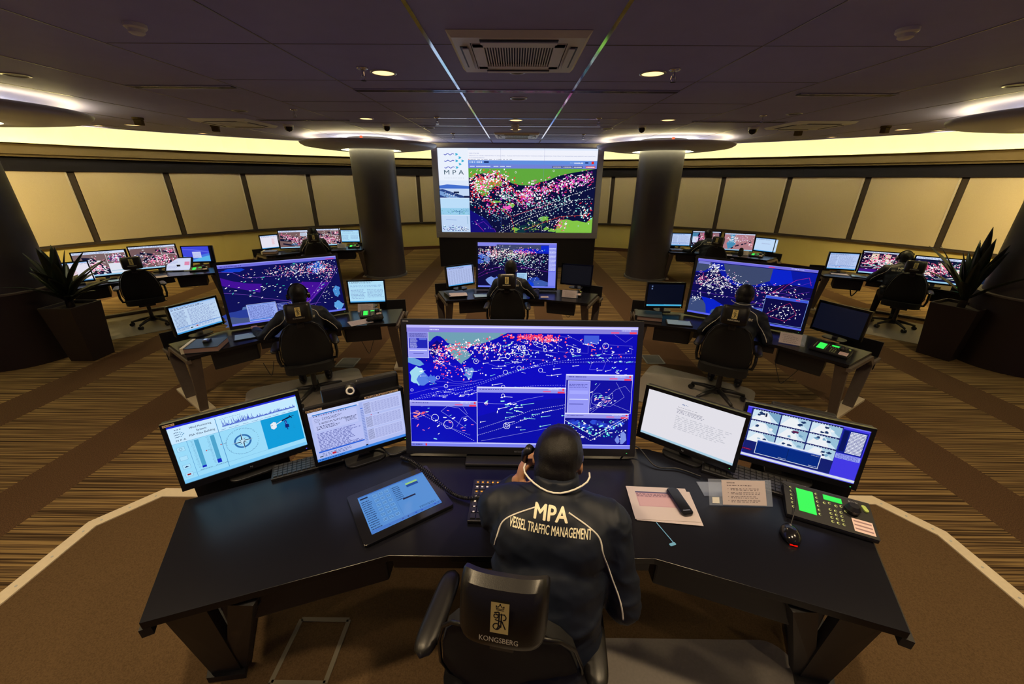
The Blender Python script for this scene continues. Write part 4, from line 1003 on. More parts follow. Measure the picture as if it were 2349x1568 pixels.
def pic_cctv():
    W, H = .52,.293; c = CV(W,H,(66,56,226),22); c.rect(0,0,1,.03,(120,120,240)); c.rect(.04,.03,.80,.94,(20,30,110))
    PALE=(206,228,242); LT=(236,240,244); SH=(120,164,196); DKB=(30,56,104)
    for j in range(3):
        for i in range(3):
            u0 = .055+.25*i; v0 = .05+.215*j; u1 = u0+.24; v1 = v0+.195
            c.rect(u0,v0,u1,v1,PALE); c.poly([(u0,v1),(u0+.07,v0+.02),(u0+.13,v0+.03),(u0+.18,v1)],LT); c.poly([(u0+.12,v0),(u1,v0),(u1,v1),(u0+.19,v0+.12)],c.rnd.choice([SH,(150,190,214),(170,204,224)]))
            for q in range(4): c.blob(u0+c.rnd.uniform(.04,.2), v0+c.rnd.uniform(.04,.16), .018, .022, c.rnd.choice([DKB,SH,(20,40,90),LT]), 8, .5)
            c.rect(u0,v0-.008,u1,v0+.006,(16,24,80))
            for q in range(10): c.rect(u0+.01+.022*q,v0-.006,u0+.018+.022*q,v0+.004,(210,220,240))
    c.rect(.165,.10,.18,.15,(20,30,60)); c.disc(.172,.09,.004,(20,30,60)); c.rect(.42,.29,.47,.33,(96,36,80))
    c.rect(.15,.60,.70,.90,(225,232,245)); c.rect(.155,.635,.695,.89,(4,40,128)); c.rect(.43,.635,.433,.89,(10,20,60)); c.rect(.155,.63,.695,.65,(60,90,180)); c.greek(.36,.86,.43,.875,1,WT,1); c.greek(.62,.86,.69,.875,1,WT,1); c.greek(.62,.66,.69,.67,1,WT,1)
    c.rect(.0,.83,.12,.87,(60,16,70)); c.greek(.01,.835,.11,.86,1,(235,40,90),1); c.rect(.80,.06,.99,.50,(14,30,140)); c.greek(.86,.08,.98,.48,16,(235,240,250),1,.1,.7); c.rect(.81,.08,.85,.46,(8,20,90)); c.rect(.80,.51,.99,.60,(150,160,240)); c.greek(.81,.515,.98,.595,4,(60,60,190),.9)
    c.rect(0,.94,1,.985,(214,220,236)); c.rect(0,.985,1,1,(90,90,230))
    return c
def pic_tablet():
    W,H=.34,.258; c = CV(W,H,(84,140,208),31); K=(20,44,90)
    c.rect(0,0,1,.03,(60,110,190)); c.rect(.02,.06,.13,.10,(20,30,60)); c.greek(.02,.15,.16,.93,14,K,.8)
    for j in range(6):
        for i in range(3): c.rect(.19+.085*i,.08+.135*j,.262+.085*i,.18+.135*j,(104,160,222)); c.frame(.19+.085*i,.08+.135*j,.262+.085*i,.18+.135*j,(50,96,165),.0007); c.greek(.20+.085*i,.10+.135*j,.255+.085*i,.16+.135*j,2,K,.8)
    c.rect(.46,.05,.462,.93,(50,90,160)); c.greek(.475,.10,.58,.52,8,K,.9); c.rect(.68,.14,.86,.19,(150,200,120)); c.rect(.68,.19,.86,.26,(24,70,150)); c.rect(.55,.50,.74,.54,(30,30,60)); c.frame(.66,.06,.97,.09,(60,110,180),.001)
    c.rect(0,.93,1,1,(70,120,200)); c.marks(8,.5,.965,.25,.005,[K,(30,60,190)],.003,(0,.9,1,1),'sq'); c.greek(.70,.86,.96,.91,2,K,.9)
    return c
def pic_ml():
    W,H=1.245,.70; c=CV(W,H,(12,14,84),41); B=(0,.06,1,.97); PU=(66,14,150)
    c.poly([(0,.20),(.10,.28),(.20,.33),(.31,.36),(.28,.50),(.15,.42),(0,.33)],PU); c.poly([(.50,.50),(.58,.44),(.66,.40),(.80,.44),(.90,.46),(.78,.62),(.68,.78),(.56,.66)],PU)
    for u,v,a,b,cc in ((.12,.10,.09,.03,(16,60,200)),(.60,.14,.03,.06,(44,70,120)),(.82,.13,.05,.05,(24,84,190)),(.75,.16,.03,.03,(30,90,180)),(.79,.22,.04,.04,(20,70,190)),(.86,.18,.03,.04,(50,110,190)),(.95,.62,.03,.10,(70,140,210)),(.94,.90,.04,.09,(90,160,225)),(.17,.76,.06,.06,(80,110,170)),(.08,.86,.12,.10,(40,60,150)),(.07,.94,.14,.08,(70,84,130)),(.70,.05,.10,.02,(20,60,150))): c.blob(u,v,a,b,cc,16,.3)
    for a in ([(0,.11),(.10,.13),(.19,.24),(.40,.25),(.56,.24),(.60,.22)],[(0,.45),(.15,.50),(.30,.60),(.50,.70),(.62,.80),(.78,.80)],[(.62,.20),(.72,.26),(.80,.28),(.90,.24)],[(.99,.18),(.90,.36),(.80,.55),(.66,.80)],[(.97,.18),(.86,.38),(.74,.60),(.64,.77)],[(.64,.78),(.72,.84),(.84,.58),(1,.22)]): c.line(a,.0022,(150,90,220))
    c.marks(330,.72,.18,.16,.07,[WT,WT,(255,170,200),(255,80,120),(190,220,255)],.0048,B); c.marks(120,.88,.20,.05,.09,[WT,WT,(255,120,170)],.0048,B); c.marks(80,.45,.20,.15,.05,[WT,(255,150,180)],.0042,B,'dot'); c.marks(60,.40,.45,.24,.18,[WT,WT,(60,220,190)],.0060,B,'ship'); c.marks(40,.85,.55,.07,.2,[WT],.0045,B,'ship')
    c.rect(0,0,1,.055,(110,108,220)); c.rect(0,.0,1,.012,(160,160,240)); c.greek(.02,.022,.2,.045,1,(50,50,140),.8); c.rect(.90,.035,.98,.05,(200,70,150))
    c.rect(.145,.68,.385,.965,(150,170,240)); c.rect(.145,.68,.385,.70,(110,140,220)); c.greek(.155,.71,.375,.95,13,(70,84,170),.8,.2); c.rect(.145,.935,.385,.95,(60,120,215)); c.frame(.145,.68,.385,.965,WT,.0015)
    c.rect(.39,.72,.52,.93,(16,24,130)); c.frame(.39,.72,.52,.93,(190,200,250),.002); c.greek(.40,.73,.46,.92,8,(170,190,245),.9); c.line([(.46,.80),(.51,.80)],.003,WT); c.line([(.47,.74),(.47,.92)],.002,WT)
    c.rect(0,.968,1,1,(100,110,230)); return c
def pic_mr():
    W,H=1.245,.70; c=CV(W,H,(10,10,80),43); B=(0,.06,1,.97); BL=(8,34,200)
    c.poly([(0,.055),(1,.06),(1,.30),(.80,.28),(.62,.36),(.50,.42),(.36,.40),(.26,.30),(.22,.20),(.18,.12),(.12,.22),(.06,.26),(0,.25)],(8,24,160)); c.poly([(.0,.06),(.14,.06),(.13,.14),(.08,.22),(0,.24)],(62,74,108)); c.poly([(.24,.06),(.66,.06),(.66,.26),(.55,.36),(.46,.38),(.36,.34),(.28,.22)],(60,72,108)); c.poly([(.66,.06),(.80,.06),(.84,.24),(.70,.34),(.66,.28)],BL)
    c.poly([(0,.74),(.06,.70),(.14,.76),(.20,.86),(.22,.97),(0,.97)],(58,74,120)); c.poly([(.10,.68),(.22,.70),(.32,.78),(.40,.88),(.38,.97),(.18,.97),(.16,.82)],BL); c.blob(.30,.92,.08,.06,(66,90,130),14,.3); c.blob(.44,.92,.03,.06,(60,130,210),12,.3)
    for a in ([(0,.46),(.2,.44),(.45,.46),(.62,.46),(.72,.44),(.85,.44)],[(0,.60),(.25,.61),(.55,.64),(.7,.66)],[(.70,.48),(.98,.20)],[(.62,.60),(.98,.36)],[(.60,.74),(1,.46)],[(.45,.70),(.55,.66),(.9,.66)]): c.line(a,.0022,(110,50,200))
    for a in ([(.72,.52),(.80,.30),(.86,.20),(.95,.14),(.98,.26)],[(.70,.50),(.84,.50),(1,.52)],[(.66,.52),(.78,.30)]): c.line(a,.0024,(215,40,120))
    c.marks(60,.07,.38,.04,.05,[(255,80,120),WT,(255,60,160)],.0050,B); c.marks(110,.17,.16,.03,.07,[WT],.0048,B); c.marks(130,.26,.32,.08,.07,[WT,WT,(255,170,200)],.0048,B); c.marks(120,.22,.46,.13,.07,[WT],.0060,B,'ship'); c.marks(60,.55,.40,.15,.04,[WT],.0044,B,'dot'); c.marks(70,.75,.50,.13,.12,[WT,WT,(255,120,160)],.0062,B,'ship',-.4); c.marks(30,.05,.72,.03,.05,[WT],.0046,B,'dot'); c.marks(26,.40,.60,.2,.06,[WT],.0050,B,'ship')
    c.ring(.05,.24,.012,.003,(240,160,200)); c.rect(0,0,1,.05,(112,106,220)); c.rect(0,0,1,.012,(165,165,245)); c.rect(.01,.055,.12,.095,(120,124,210)); c.rect(.62,.03,.67,.045,(210,70,130)); c.greek(.8,.015,.9,.04,1,(210,215,250),1)
    c.rect(.30,.79,.37,.865,(60,90,200)); c.frame(.30,.79,.37,.865,WT,.003); c.rect(.56,.74,.67,.97,(30,60,180)); c.frame(.56,.74,.67,.97,(170,200,250),.002); c.greek(.565,.75,.665,.95,7,(190,210,250),.8)
    c.rect(.66,.50,.995,.955,(10,8,66)); c.rect(.66,.50,.995,.545,(60,84,215)); c.frame(.66,.50,.995,.955,(150,190,250),.0028); c.rect(.90,.515,.93,.53,(220,70,120)); c.line([(.68,.84),(.80,.66),(.86,.58),(.93,.74),(.86,.89),(.72,.84)],.0028,(190,30,90)); c.marks(70,.83,.76,.07,.07,[WT],.0046,(.67,.56,.99,.94),'dot'); c.rect(0,.968,1,1,(90,100,235)); return c
def pic_mc():
    W,H=1.245,.70; c=CV(W,H,(12,10,58),44); B=(0,.06,.90,.97)
    c.rect(.24,.055,.90,.16,(62,70,110)); c.poly([(.45,.16),(.60,.13),(.75,.14),(.90,.20),(.90,.24),(.45,.22)],(10,30,190)); c.rect(.80,.06,.9,.2,(10,40,210))
    for u,v,a,b,cc in ((.05,.30,.05,.06,(60,100,200)),(.12,.38,.04,.08,(90,120,190)),(.03,.42,.05,.05,(50,80,190)),(.14,.25,.03,.05,(40,80,200)),(.17,.86,.07,.09,(120,150,225)),(.25,.82,.03,.06,(90,120,215)),(.50,.90,.05,.08,(40,80,200)),(.72,.86,.08,.12,(34,64,170)),(.80,.92,.10,.08,(60,90,170)),(.68,.93,.05,.06,(10,60,220))): c.blob(u,v,a,b,cc,16,.3)
    for a in ([(0,.72),(.10,.62),(.22,.56),(.30,.55)],[(0,.78),(.12,.68),(.25,.62)],[(.55,.55),(.75,.60),(.90,.64)],[(.78,.48),(.80,.30)],[(.45,.52),(.7,.56)]): c.line(a,.004,(110,30,160))
    c.marks(420,.36,.24,.18,.07,[WT,WT,(230,235,200),(255,170,200)],.0058,B,fn=lambda u:(u-.36)*.12); c.marks(90,.60,.21,.09,.03,[(255,60,120),(255,170,190)],.0055,B); c.marks(60,.22,.26,.03,.06,[(255,90,140),WT],.0055,B); c.marks(200,.48,.36,.22,.07,[WT,WT,(60,220,190),(200,220,255)],.0062,B,'ship'); c.marks(90,.60,.50,.2,.08,[WT,(180,220,255)],.0055,B,'ship'); c.marks(60,.12,.22,.06,.06,[WT,(255,120,160)],.0055,B); c.marks(40,.70,.72,.05,.08,[WT],.0048,B,'dot'); c.marks(30,.08,.45,.04,.08,[WT,(255,110,150)],.0055,B)
    c.ring(.755,.15,.014,.003,(220,225,240)); c.rect(0,0,1,.05,(130,130,235)); c.rect(0,0,1,.012,(180,180,250)); c.rect(0,.05,.24,.085,(130,134,225)); c.rect(.90,.05,1,.965,(110,116,232)); c.greek(.905,.11,.99,.62,18,(210,215,255),.9,.1,.6); c.rect(.905,.64,.99,.95,(128,136,240))
    c.rect(.50,.67,.63,.965,(158,200,232)); c.greek(.51,.70,.62,.95,10,(90,130,190),.7); c.rect(0,.965,1,1,(110,124,240)); return c
def pic_text(seed, W=.474, H=.296, bg=(180,206,240), kind=0):
    c=CV(W,H,bg,seed); c.rect(0,0,1,.035,(120,170,230)); c.greek(.03,.05,.7,.13,2,(70,80,120),.8)
    if kind==0: c.rect(.02,.15,.98,.93,(bg[0]+8,bg[1]+6,bg[2])); c.greek(.04,.17,.30,.9,16,(100,120,180),.8); c.greek(.34,.17,.95,.9,18,(130,148,200),.7); c.rect(.02,.78,.98,.80,(60,130,215)); c.rect(.30,.86,.34,.90,(40,60,50)); c.rect(.42,.84,.46,.88,(180,40,50))
    elif kind==1:
        c.rect(.02,.17,.98,.95,(bg[0]+10,bg[1]+8,bg[2]))
        for i in range(10): c.greek(.03+.095*i,.18,.10+.095*i,.94,20,(110,124,180),.9)
    elif kind==2: c.greek(.30,.35,.70,.45,2,(150,160,200),.9)
    elif kind==3: c.rect(0,.04,1,1,(228,224,238)); c.greek(.5,.25,.65,.75,12,(230,120,120),.5); c.greek(.05,.05,.95,.15,3,(150,150,190),.7)
    elif kind==4: c.greek(.05,.2,.95,.3,3,(120,160,210),.8); c.greek(.05,.4,.45,.85,7,(120,150,200),.7); c.greek(.50,.4,.95,.8,7,(120,150,200),.8)
    c.rect(0,.95,1,1,(70,160,225)); return c
def pic_desktop():
    c=CV(.474,.296,(8,12,28),51); c.rect(0,.93,1,1,(60,170,215)); c.disc(.03,.965,.006,(150,230,240))
    for v in (.06,.17): c.rect(.09,v,.13,v+.06,(90,110,150))
    c.line([(.5,.93),(1,.95)],.002,(150,220,240)); return c
def pic_login():
    c=CV(.474,.296,(62,70,216),52); c.poly([(0,.6),(.3,.75),(.6,.6),(1,.45),(1,1),(0,1)],(70,120,226)); c.poly([(.2,1),(.6,.75),(1,.6),(1,1)],(90,180,232)); c.poly([(.0,.15),(.4,.18),(1,.35),(1,.42),(.4,.25),(0,.20)],(92,100,228)); c.rect(.36,.35,.68,.75,(200,206,246)); c.greek(.38,.4,.66,.7,4,(150,160,225),.8); c.rect(0,.95,1,1,(90,150,230)); return c
def pic_chart(seed, land, W=.65, H=.406, kind=0):
    c=CV(W,H,(24,14,60),seed); B=(0,.09,1,.95); DKS=(14,16,48)
    r=c.rnd
    if kind==0:      # brown land, harbour running across
        c.rect(0,.09,1,.95,land)
        for i in range(9): c.line([(r.uniform(.0,.3)+i*.09,r.uniform(.25,.6)),(r.uniform(.1,.4)+i*.09,r.uniform(.4,.85))],r.uniform(.02,.05),DKS)
        c.line([(.05,.30),(.30,.45),(.55,.62),(.95,.80)],.05,DKS); c.line([(.1,.75),(.4,.85),(.7,.7)],.035,DKS); c.blob(.5,.80,.12,.07,(60,100,140),14,.4)
        c.marks(110,.35,.40,.2,.10,[WT,(255,150,190),(255,90,150)],.0075,B,fn=lambda u:(u-.35)*.5); c.marks(150,.60,.60,.18,.13,[WT,(255,120,170),(240,60,140)],.0072,B,fn=lambda u:(u-.6)*.4); c.marks(60,.85,.3,.08,.12,[WT,(255,120,160)],.0065,B)
        c.rect(.72,.13,.97,.33,(205,215,235)); c.greek(.74,.16,.95,.31,4,(90,100,140),.8)
    elif kind==1:    # split window with white list
        c.rect(0,.09,.62,.95,land); c.poly([(.15,.20),(.35,.25),(.50,.55),(.62,.75),(.62,.95),(.05,.95),(.2,.6)],DKS); c.marks(240,.35,.65,.14,.15,[WT,WT,(255,150,190)],.0085,(0,.1,.62,.95),'ship',-.5)
        c.rect(.62,.09,1,.52,land); c.blob(.80,.32,.15,.14,(40,16,70),14,.25); c.marks(150,.80,.32,.09,.10,[WT,(255,80,170),(255,160,200),(80,160,190)],.0075,(.62,.1,1,.52)); c.rect(.62,.52,1,.95,(222,226,238)); c.rect(.64,.82,.95,.835,(80,170,200)); c.frame(.61,.09,1,.53,WT,.004)
    elif kind==2:
        c.rect(0,.09,1,.95,land); c.line([(.05,.95),(.35,.55),(.6,.60),(.95,.9)],.06,DKS); c.line([(.2,.3),(.45,.4),(.7,.75)],.04,DKS); c.line([(.55,.2),(.7,.3)],.03,DKS); c.blob(.15,.45,.1,.12,(90,84,110),12,.3); c.marks(200,.65,.65,.17,.15,[WT,(255,90,160),(255,170,200)],.0078,B); c.marks(90,.3,.6,.15,.2,[WT,(255,160,190)],.0070,B,'ship'); c.rect(.66,.12,.97,.42,(120,96,104)); c.frame(.66,.12,.97,.42,WT,.005); c.line([(.70,.25),(.85,.36),(.95,.38)],.03,DKS); c.marks(40,.84,.27,.05,.05,[(255,130,180),WT,(255,90,150)],.0075,(.67,.13,.96,.41))
    elif kind==3:    # pink land, pale roads, teal sea
        c.rect(0,.09,1,.95,land); c.poly([(.2,.09),(.36,.09),(.30,.35),(.42,.62),(.30,.85),(.18,.95),(.10,.6),(.22,.35)],(70,140,180)); c.line([(.28,.9),(.45,.72),(.70,.60),(.98,.45)],.03,DKS,dash=.05); c.line([(.75,.50),(.92,.38)],.008,(40,20,50)); c.marks(90,.3,.35,.08,.12,[WT,WT,(70,150,190)],.0085,B,'ship'); c.marks(60,.62,.35,.15,.12,[(240,200,220),(190,120,170),WT],.0070,B,'ship'); c.poly([(.5,.95),(.62,.72),(.86,.55),(.70,.95)],(176,124,130)); c.marks(30,.9,.65,.05,.1,[WT,(255,120,150)],.007,B)
    elif kind==4:
        c.rect(0,.09,1,.95,(20,12,50)); c.poly([(.25,.12),(.95,.12),(.98,.6),(.6,.75),(.42,.55),(.3,.4)],land); c.poly([(0,.12),(.22,.12),(.15,.5),(0,.6)],(70,130,170)); c.rect(.02,.35,.22,.72,(210,220,245)); c.marks(220,.45,.50,.17,.17,[(255,70,170),WT,(255,150,200),(220,50,120)],.0080,B); c.marks(50,.2,.85,.15,.04,[WT,(70,210,190),(240,60,140)],.0070,B); c.line([(.4,.42),(.62,.48)],.012,(180,20,90))
    elif kind==5:    # cream land
        c.rect(0,.09,1,.95,(34,14,54)); c.poly([(.2,.12),(.35,.12),(.36,.45),(.28,.55),(.18,.40)],land); c.poly([(.48,.12),(.62,.14),(.60,.40),(.74,.55),(.66,.62),(.50,.45)],land); c.poly([(.75,.14),(.98,.12),(.98,.3),(.8,.42)],land); c.poly([(0,.82),(.3,.80),(.55,.88),(.5,.95),(0,.95)],(74,20,130)); c.marks(280,.4,.38,.25,.13,[(255,80,150),WT,(255,170,180),(20,10,30)],.0085,B); c.marks(160,.5,.62,.25,.10,[WT,WT,(80,200,190),(255,110,160)],.0080,B,'ship'); c.line([(.05,.75),(.3,.65),(.6,.8),(.95,.7)],.006,(200,220,230))
    elif kind==6:
        c.rect(0,.09,1,.95,(16,20,56)); 
        for u,v,a,b in ((.10,.25,.09,.08),(.10,.75,.12,.09),(.60,.35,.12,.10),(.52,.24,.06,.06),(.85,.5,.10,.10),(.80,.80,.06,.05),(.32,.66,.06,.05),(.62,.26,.06,.05)): c.blob(u,v,a,b,land,14,.35)
        for a in ([(.0,.5),(.2,.6),(.35,.45),(.5,.3)],[(.4,.15),(.55,.5),(.7,.7),(1,.6)],[(.1,.9),(.4,.8),(.7,.85),(1,.7)],[(.75,.15),(.85,.35),(1,.3)]): c.line(a,.02,(16,40,60))
        c.marks(240,.42,.48,.14,.16,[(255,130,170),WT,(255,90,130),(40,20,40)],.0085,B,'ship',-.5); c.marks(150,.75,.4,.15,.15,[WT,(255,150,180),(60,160,170)],.0070,B); c.line([(.35,.72),(.5,.85),(.7,.80),(.95,.70)],.005,WT)
    c.rect(0,0,1,.09,(206,218,244)); c.greek(.02,.02,.8,.08,2,(110,130,180),.7); c.rect(0,.94,1,1,(150,200,232)); return c
M_SC = screen_mat('display_glow', 1.0)
M_SCW = screen_mat('display_glow_bright', 1.35)
pic_wall().build('display', screen_mat('video_wall_glow', 1.0), vw, T(-2.145, 0.0, 1.0, 0, PI/2) )

# ================================================================== MONITORS
def monitor(name, lab, pl, pic, zs, bez=0.018, bot=None, big=False, mat=None, led=(80,220,120), writing=None, group=None, stand=True, cat='monitor', th_=0.035, stickers=()):
    x, y, zb, yaw, tilt, w_, h_ = pl
    bot = bez*1.5 if bot is None else bot
    X = Vector((math.cos(yaw), math.sin(yaw), 0)); Bk = Vector((-math.sin(yaw), math.cos(yaw), 0))
    org = Vector((x, y, 0))+X*(w_/2)
    t = thing(name, lab, cat, (org.x, org.y, zs), yaw, group)
    dz = zb-zs
    M = T(0, 0, dz, 0, -tilt)      # tilting plane: x along, y back, z up
    W2 = w_/2
    m = MB()
    m.box((0, 0.010+0.006, -bot/2), (w_+2*bez, 0.02, bot), M); m.box((0, 0.016, h_+bez/2), (w_+2*bez, 0.02, bez), M)
    m.box((-W2-bez/2, 0.016, h_/2), (bez, 0.02, h_), M); m.box((W2+bez/2, 0.016, h_/2), (bez, 0.02, h_), M)
    m.build('bezel', M_GLOSSB if not big else M_BLACK, t)
    m = MB(); m.box((0, 0.026+th_/2, h_/2-bot/2+bez/2), (w_+2*bez-0.004, th_, h_+bez+bot-0.004), M)
    if big: m.box((0, 0.026+th_+0.03, h_*0.48), (w_*0.72, 0.07, h_*0.7), M)
    else: m.box((0, 0.026+th_+0.008, h_*0.46), (w_*0.55, 0.02, h_*0.55), M)
    m.build('housing', M_BLACK, t, bevel=0.006)
    c = pic
    c.build('display', mat or M_SC, t, M @ T(-W2, 0.012, 0, 0, PI/2))
    for (su, sw) in stickers:
        q = CV(sw, .011, (226,196,160), 3); q.greek(.05,.2,.95,.8,1,(60,40,40),1,.2,.8); q.build('label_strip', print_mat(), t, M @ T(-W2+su, 0.0045, h_+0.003, 0, PI/2))
    if led:
        q = CV(0.006, 0.003, led, 1); q.build('power_light', M_SCW, t, M @ T(W2-0.012 if not big else W2-0.02, 0.0055, -bot*0.6, 0, PI/2))
    if writing:
        q = CV(0.0001, 0.0001, (12,12,14), 1); q.v = []; q.f = []; q.c = []; q.k = 0
        for (txt, u, v, hh, col, al) in writing: q.W, q.H = w_, h_; q.text(txt, u, v, hh, col, al, .01)
        q.build('maker_mark', print_mat(), t, M @ T(-W2, 0.0055, 0, 0, PI/2))
    if stand:
        m = MB()
        if big:
            m.box((0, 0.09, dz*0.5+0.04), (0.30, 0.05, dz+0.12)); sd_ = m.build('stand_neck', M_BLACK, t, bevel=0.005)
            MB().box((0, 0.05, 0.011), (0.62, 0.24, 0.018)).build('stand_base', M_BLACK, t, bevel=0.006)
        else:
            m.box((0, 0.055, (dz+h_*0.35)/2), (0.055, 0.022, dz+h_*0.35), T(0,0.012,0)); m.build('stand_neck', M_STEEL if cat == 'monitor' and not writing else M_BLACK, t)
            MB().prism(rrect(0.22, 0.15, 0.05), 0.001, 0.013, T(0, 0.05, 0)).build('stand_base', M_BLACK, t, bevel=0.003)
    return t
def hp(col=(150,160,180)): return [('hp', .5, 1.075, .010, col, 'c')]
ZT = 0.741; ZF = PZ+0.741
MW, MH = .474, .296
monitor('computer_monitor', 'front desk monitor at the far left showing the wind monitoring page with a compass', (-1.634,1.490,0.985,0.617,0.15,.555,.312), pic_wind(), ZF, bez=.02, bot=.035, mat=screen_mat('display_glow_soft', 1.05), led=(90,90,255), writing=hp(), stickers=((-.01,.045),))
monitor('computer_monitor', 'front desk monitor crowded with documents and tables, under the webcam bar', (-1.036,1.640,1.0,0.529,0.05,.474,.300), pic_doc(), ZF, bez=.016, led=(120,230,90), stickers=((-.005,.075),(.28,.18)))
monitor('large_monitor', 'big monitor on the front desk with the bright blue sea chart', (-0.582,1.800,0.992,-0.008,0.21,1.245,.70), pic_front(), ZF, bez=.030, bot=.045, big=True, mat=screen_mat('display_glow_mid', 1.15), writing=[('DX46', -.015, -.022, .009, (210,215,225), 'l'), ('MITSUBISHI', .5, 1.043, .010, (130,135,150), 'c')])
monitor('computer_monitor', 'front desk monitor with an almost blank white page, right of the big monitor', (0.766,1.952,0.995,-0.637,0.15,.50,.283), pic_white(), ZF, bez=.02, bot=.035, mat=M_SC, writing=hp((190,195,205)))
monitor('computer_monitor', 'rightmost front desk monitor showing security camera pictures', (1.248,1.758,0.995,-0.457,0.15,.52,.292), pic_cctv(), ZF, bez=.018, bot=.032, mat=M_SC)
monitor('large_monitor', 'big monitor on the middle left desk with violet areas on a dark chart', (-3.281,4.196,.80,.550,.20,1.245,.70), pic_ml(), ZT, bez=.030, bot=.04, big=True)
monitor('computer_monitor', 'document monitor at the left end of the middle left desk', (-3.634,3.858,.825,1.155,.02,.465,.300), pic_text(61), ZT)
monitor('computer_monitor', 'pale document monitor at the right end of the middle left desk', (-2.261,5.107,.82,.140,.11,.466,.285), pic_text(62, bg=(176,222,246), kind=4), ZT, led=None)
monitor('large_monitor', 'big monitor on the middle right desk with an inset chart window', (2.286,4.900,.80,-.587,.16,1.245,.695), pic_mr(), ZT, bez=.030, bot=.04, big=True)
monitor('computer_monitor', 'dark desktop monitor at the left end of the middle right desk', (1.800,5.066,.82,-.010,.04,.475,.305), pic_desktop(), ZT, led=(230,230,60))
monitor('computer_monitor', 'switched off monitor at the right end of the middle right desk', (3.507,4.304,.82,-1.104,.07,.466,.305), CV(MW,MH,(14,16,30),63), ZT, led=None)
monitor('large_monitor', 'big monitor on the desk before the video wall with a crowded chart', (-.588,6.080,.80,-.030,.175,1.24,.695), pic_mc(), ZT, bez=.030, bot=.04, big=True)
monitor('computer_monitor', 'table monitor left of the big monitor on the desk before the video wall', (-1.044,6.012,.82,.608,.155,.451,.300), pic_text(64, kind=1, bg=(170,186,236)), ZT)
monitor('computer_monitor', 'switched off monitor at the right end of the desk before the video wall', (.777,6.324,.82,-.326,.167,.480,.300), CV(MW,MH,(16,16,20),65), ZT, led=None)
GB = 'monitors on the far left desk'
monitor('computer_monitor', 'small white page monitor, leftmost on the far left desk', (-6.063,9.389,.82,.832,-.03,.370,.30), pic_text(66, kind=3), ZT)
monitor('chart_monitor', 'wide brown chart monitor left of the person at the far left desk', (-5.685,9.501,.82,.327,.176,.64,.406), pic_chart(67,(118,92,92)), ZT)
monitor('chart_monitor', 'wide brown chart monitor right of the person at the far left desk', (-5.116+.04,9.922,.82,.329,.182,.62,.40), pic_chart(68,(120,92,92),kind=2), ZT)
monitor('computer_monitor', 'pale blue monitor at the right end of the far left desk, by the column', (-4.670,10.642,.82,.104,.095,.465,.297), pic_text(69, kind=4, bg=(176,222,246)), ZT)
monitor('computer_monitor', 'pale monitor at the left end of the far right desk, by the column', (4.131,10.442,.82,-.072,.066,.463,.303), pic_text(70, kind=0, bg=(180,200,240)), ZT)
monitor('chart_monitor', 'chart monitor with pink dots behind the person at the far right desk', (4.542,10.190,.82,-.220,.107,.66,.39), pic_chart(71,(150,110,118),kind=4), ZT)
monitor('chart_monitor', 'salmon coloured chart monitor on the far right desk', (5.16,9.80,.82,-.345,.141,.65,.395), pic_chart(72,(176,124,132),kind=3), ZT)
monitor('computer_monitor', 'blank pale blue monitor at the right end of the far right desk', (5.911,9.767,.82,-.838,0,.412,.300), pic_text(73, kind=2, bg=(190,216,246)), ZT, led=None)
monitor('computer_monitor', 'pale monitor half hidden by plant leaves at the left window desk', (-7.42,6.05,.80,.80,.10,.45,.30), pic_text(74, kind=3), ZT, led=None)
monitor('chart_monitor', 'chart monitor with a white list, behind the left plant', (-7.36,6.39,.82,.683,.28,.66,.406), pic_chart(75,(122,98,100),kind=1), ZT, led=None)
monitor('chart_monitor', 'brown chart monitor behind the headrest of the empty chair', (-6.99,7.04,.82,.640,.0,.655,.40), pic_chart(76,(116,88,90),kind=2), ZT, led=None)
monitor('computer_monitor', 'blue login screen monitor at the right end of the left window desk', (-6.66,7.76,.825,.20,.125,.53,.294), pic_login(), ZT, led=None)
monitor('computer_monitor', 'document monitor at the left end of the right window desk', (6.152,7.647,.82,-.276,.067,.48,.303), pic_text(77, bg=(176,196,240)), ZT, led=(250,200,60))
monitor('chart_monitor', 'chart monitor with pink dots behind the person at the right window desk', (6.495,7.311,.82,-.514,.145,.68,.39), pic_chart(78,(226,206,180),kind=5), ZT, led=None)
monitor('chart_monitor', 'cream and black chart monitor behind the leaves of the right plant', (6.892,6.733,.82,-.678,.06,.655,.405), pic_chart(79,(224,218,196),kind=6), ZT, led=None)
monitor('computer_monitor', 'dark monitor beside the near right column', (7.49,6.32,.82,-.557,.10,.42,.30), CV(MW,MH,(24,36,58),80), ZT, led=None)

# ================================================================== THINGS ON THE DESKS
def sheet(name, lab, cat, x, y, z, yaw, W, H, draw=None, bg=(190,180,186), th_=0.0012, group=None, mat=None):
    t = thing(name, lab, cat, (x, y, z), yaw, group)
    MB().box((0,0,th_/2), (W,H,th_)).build('sheet', mat or M_PAPER, t)
    c = CV(W, H, bg, int(abs(x*1000))%997)
    if draw: draw(c)
    c.build('print', print_mat(), t, T(-W/2,-H/2,th_+0.0002))
    return t
def keyboard(lab, x, y, z, yaw, mat=None, w_=0.43, n=15, r=5, keycol=None):
    t = thing('keyboard', lab, 'keyboard', (x,y,z), yaw)
    d_ = 0.145*w_/0.43 if n > 10 else w_*1.25
    MB().box((0,0,0.009), (w_,d_,0.018)).build('case', mat or M_BLACK, t, bevel=0.004)
    m = MB(); px = (w_-0.02)/n; py = (d_-0.02)/r; rr = random.Random(3)
    for i in range(n):
        for j in range(r): m.box((-w_/2+0.01+px*(i+.5), -d_/2+0.01+py*(j+.5), 0.0205), (px*0.82, py*0.80, 0.006))
    m.build('keys', keycol or pm('dark_keys', (0.03,0.03,0.032), 0.35), t)
    return t
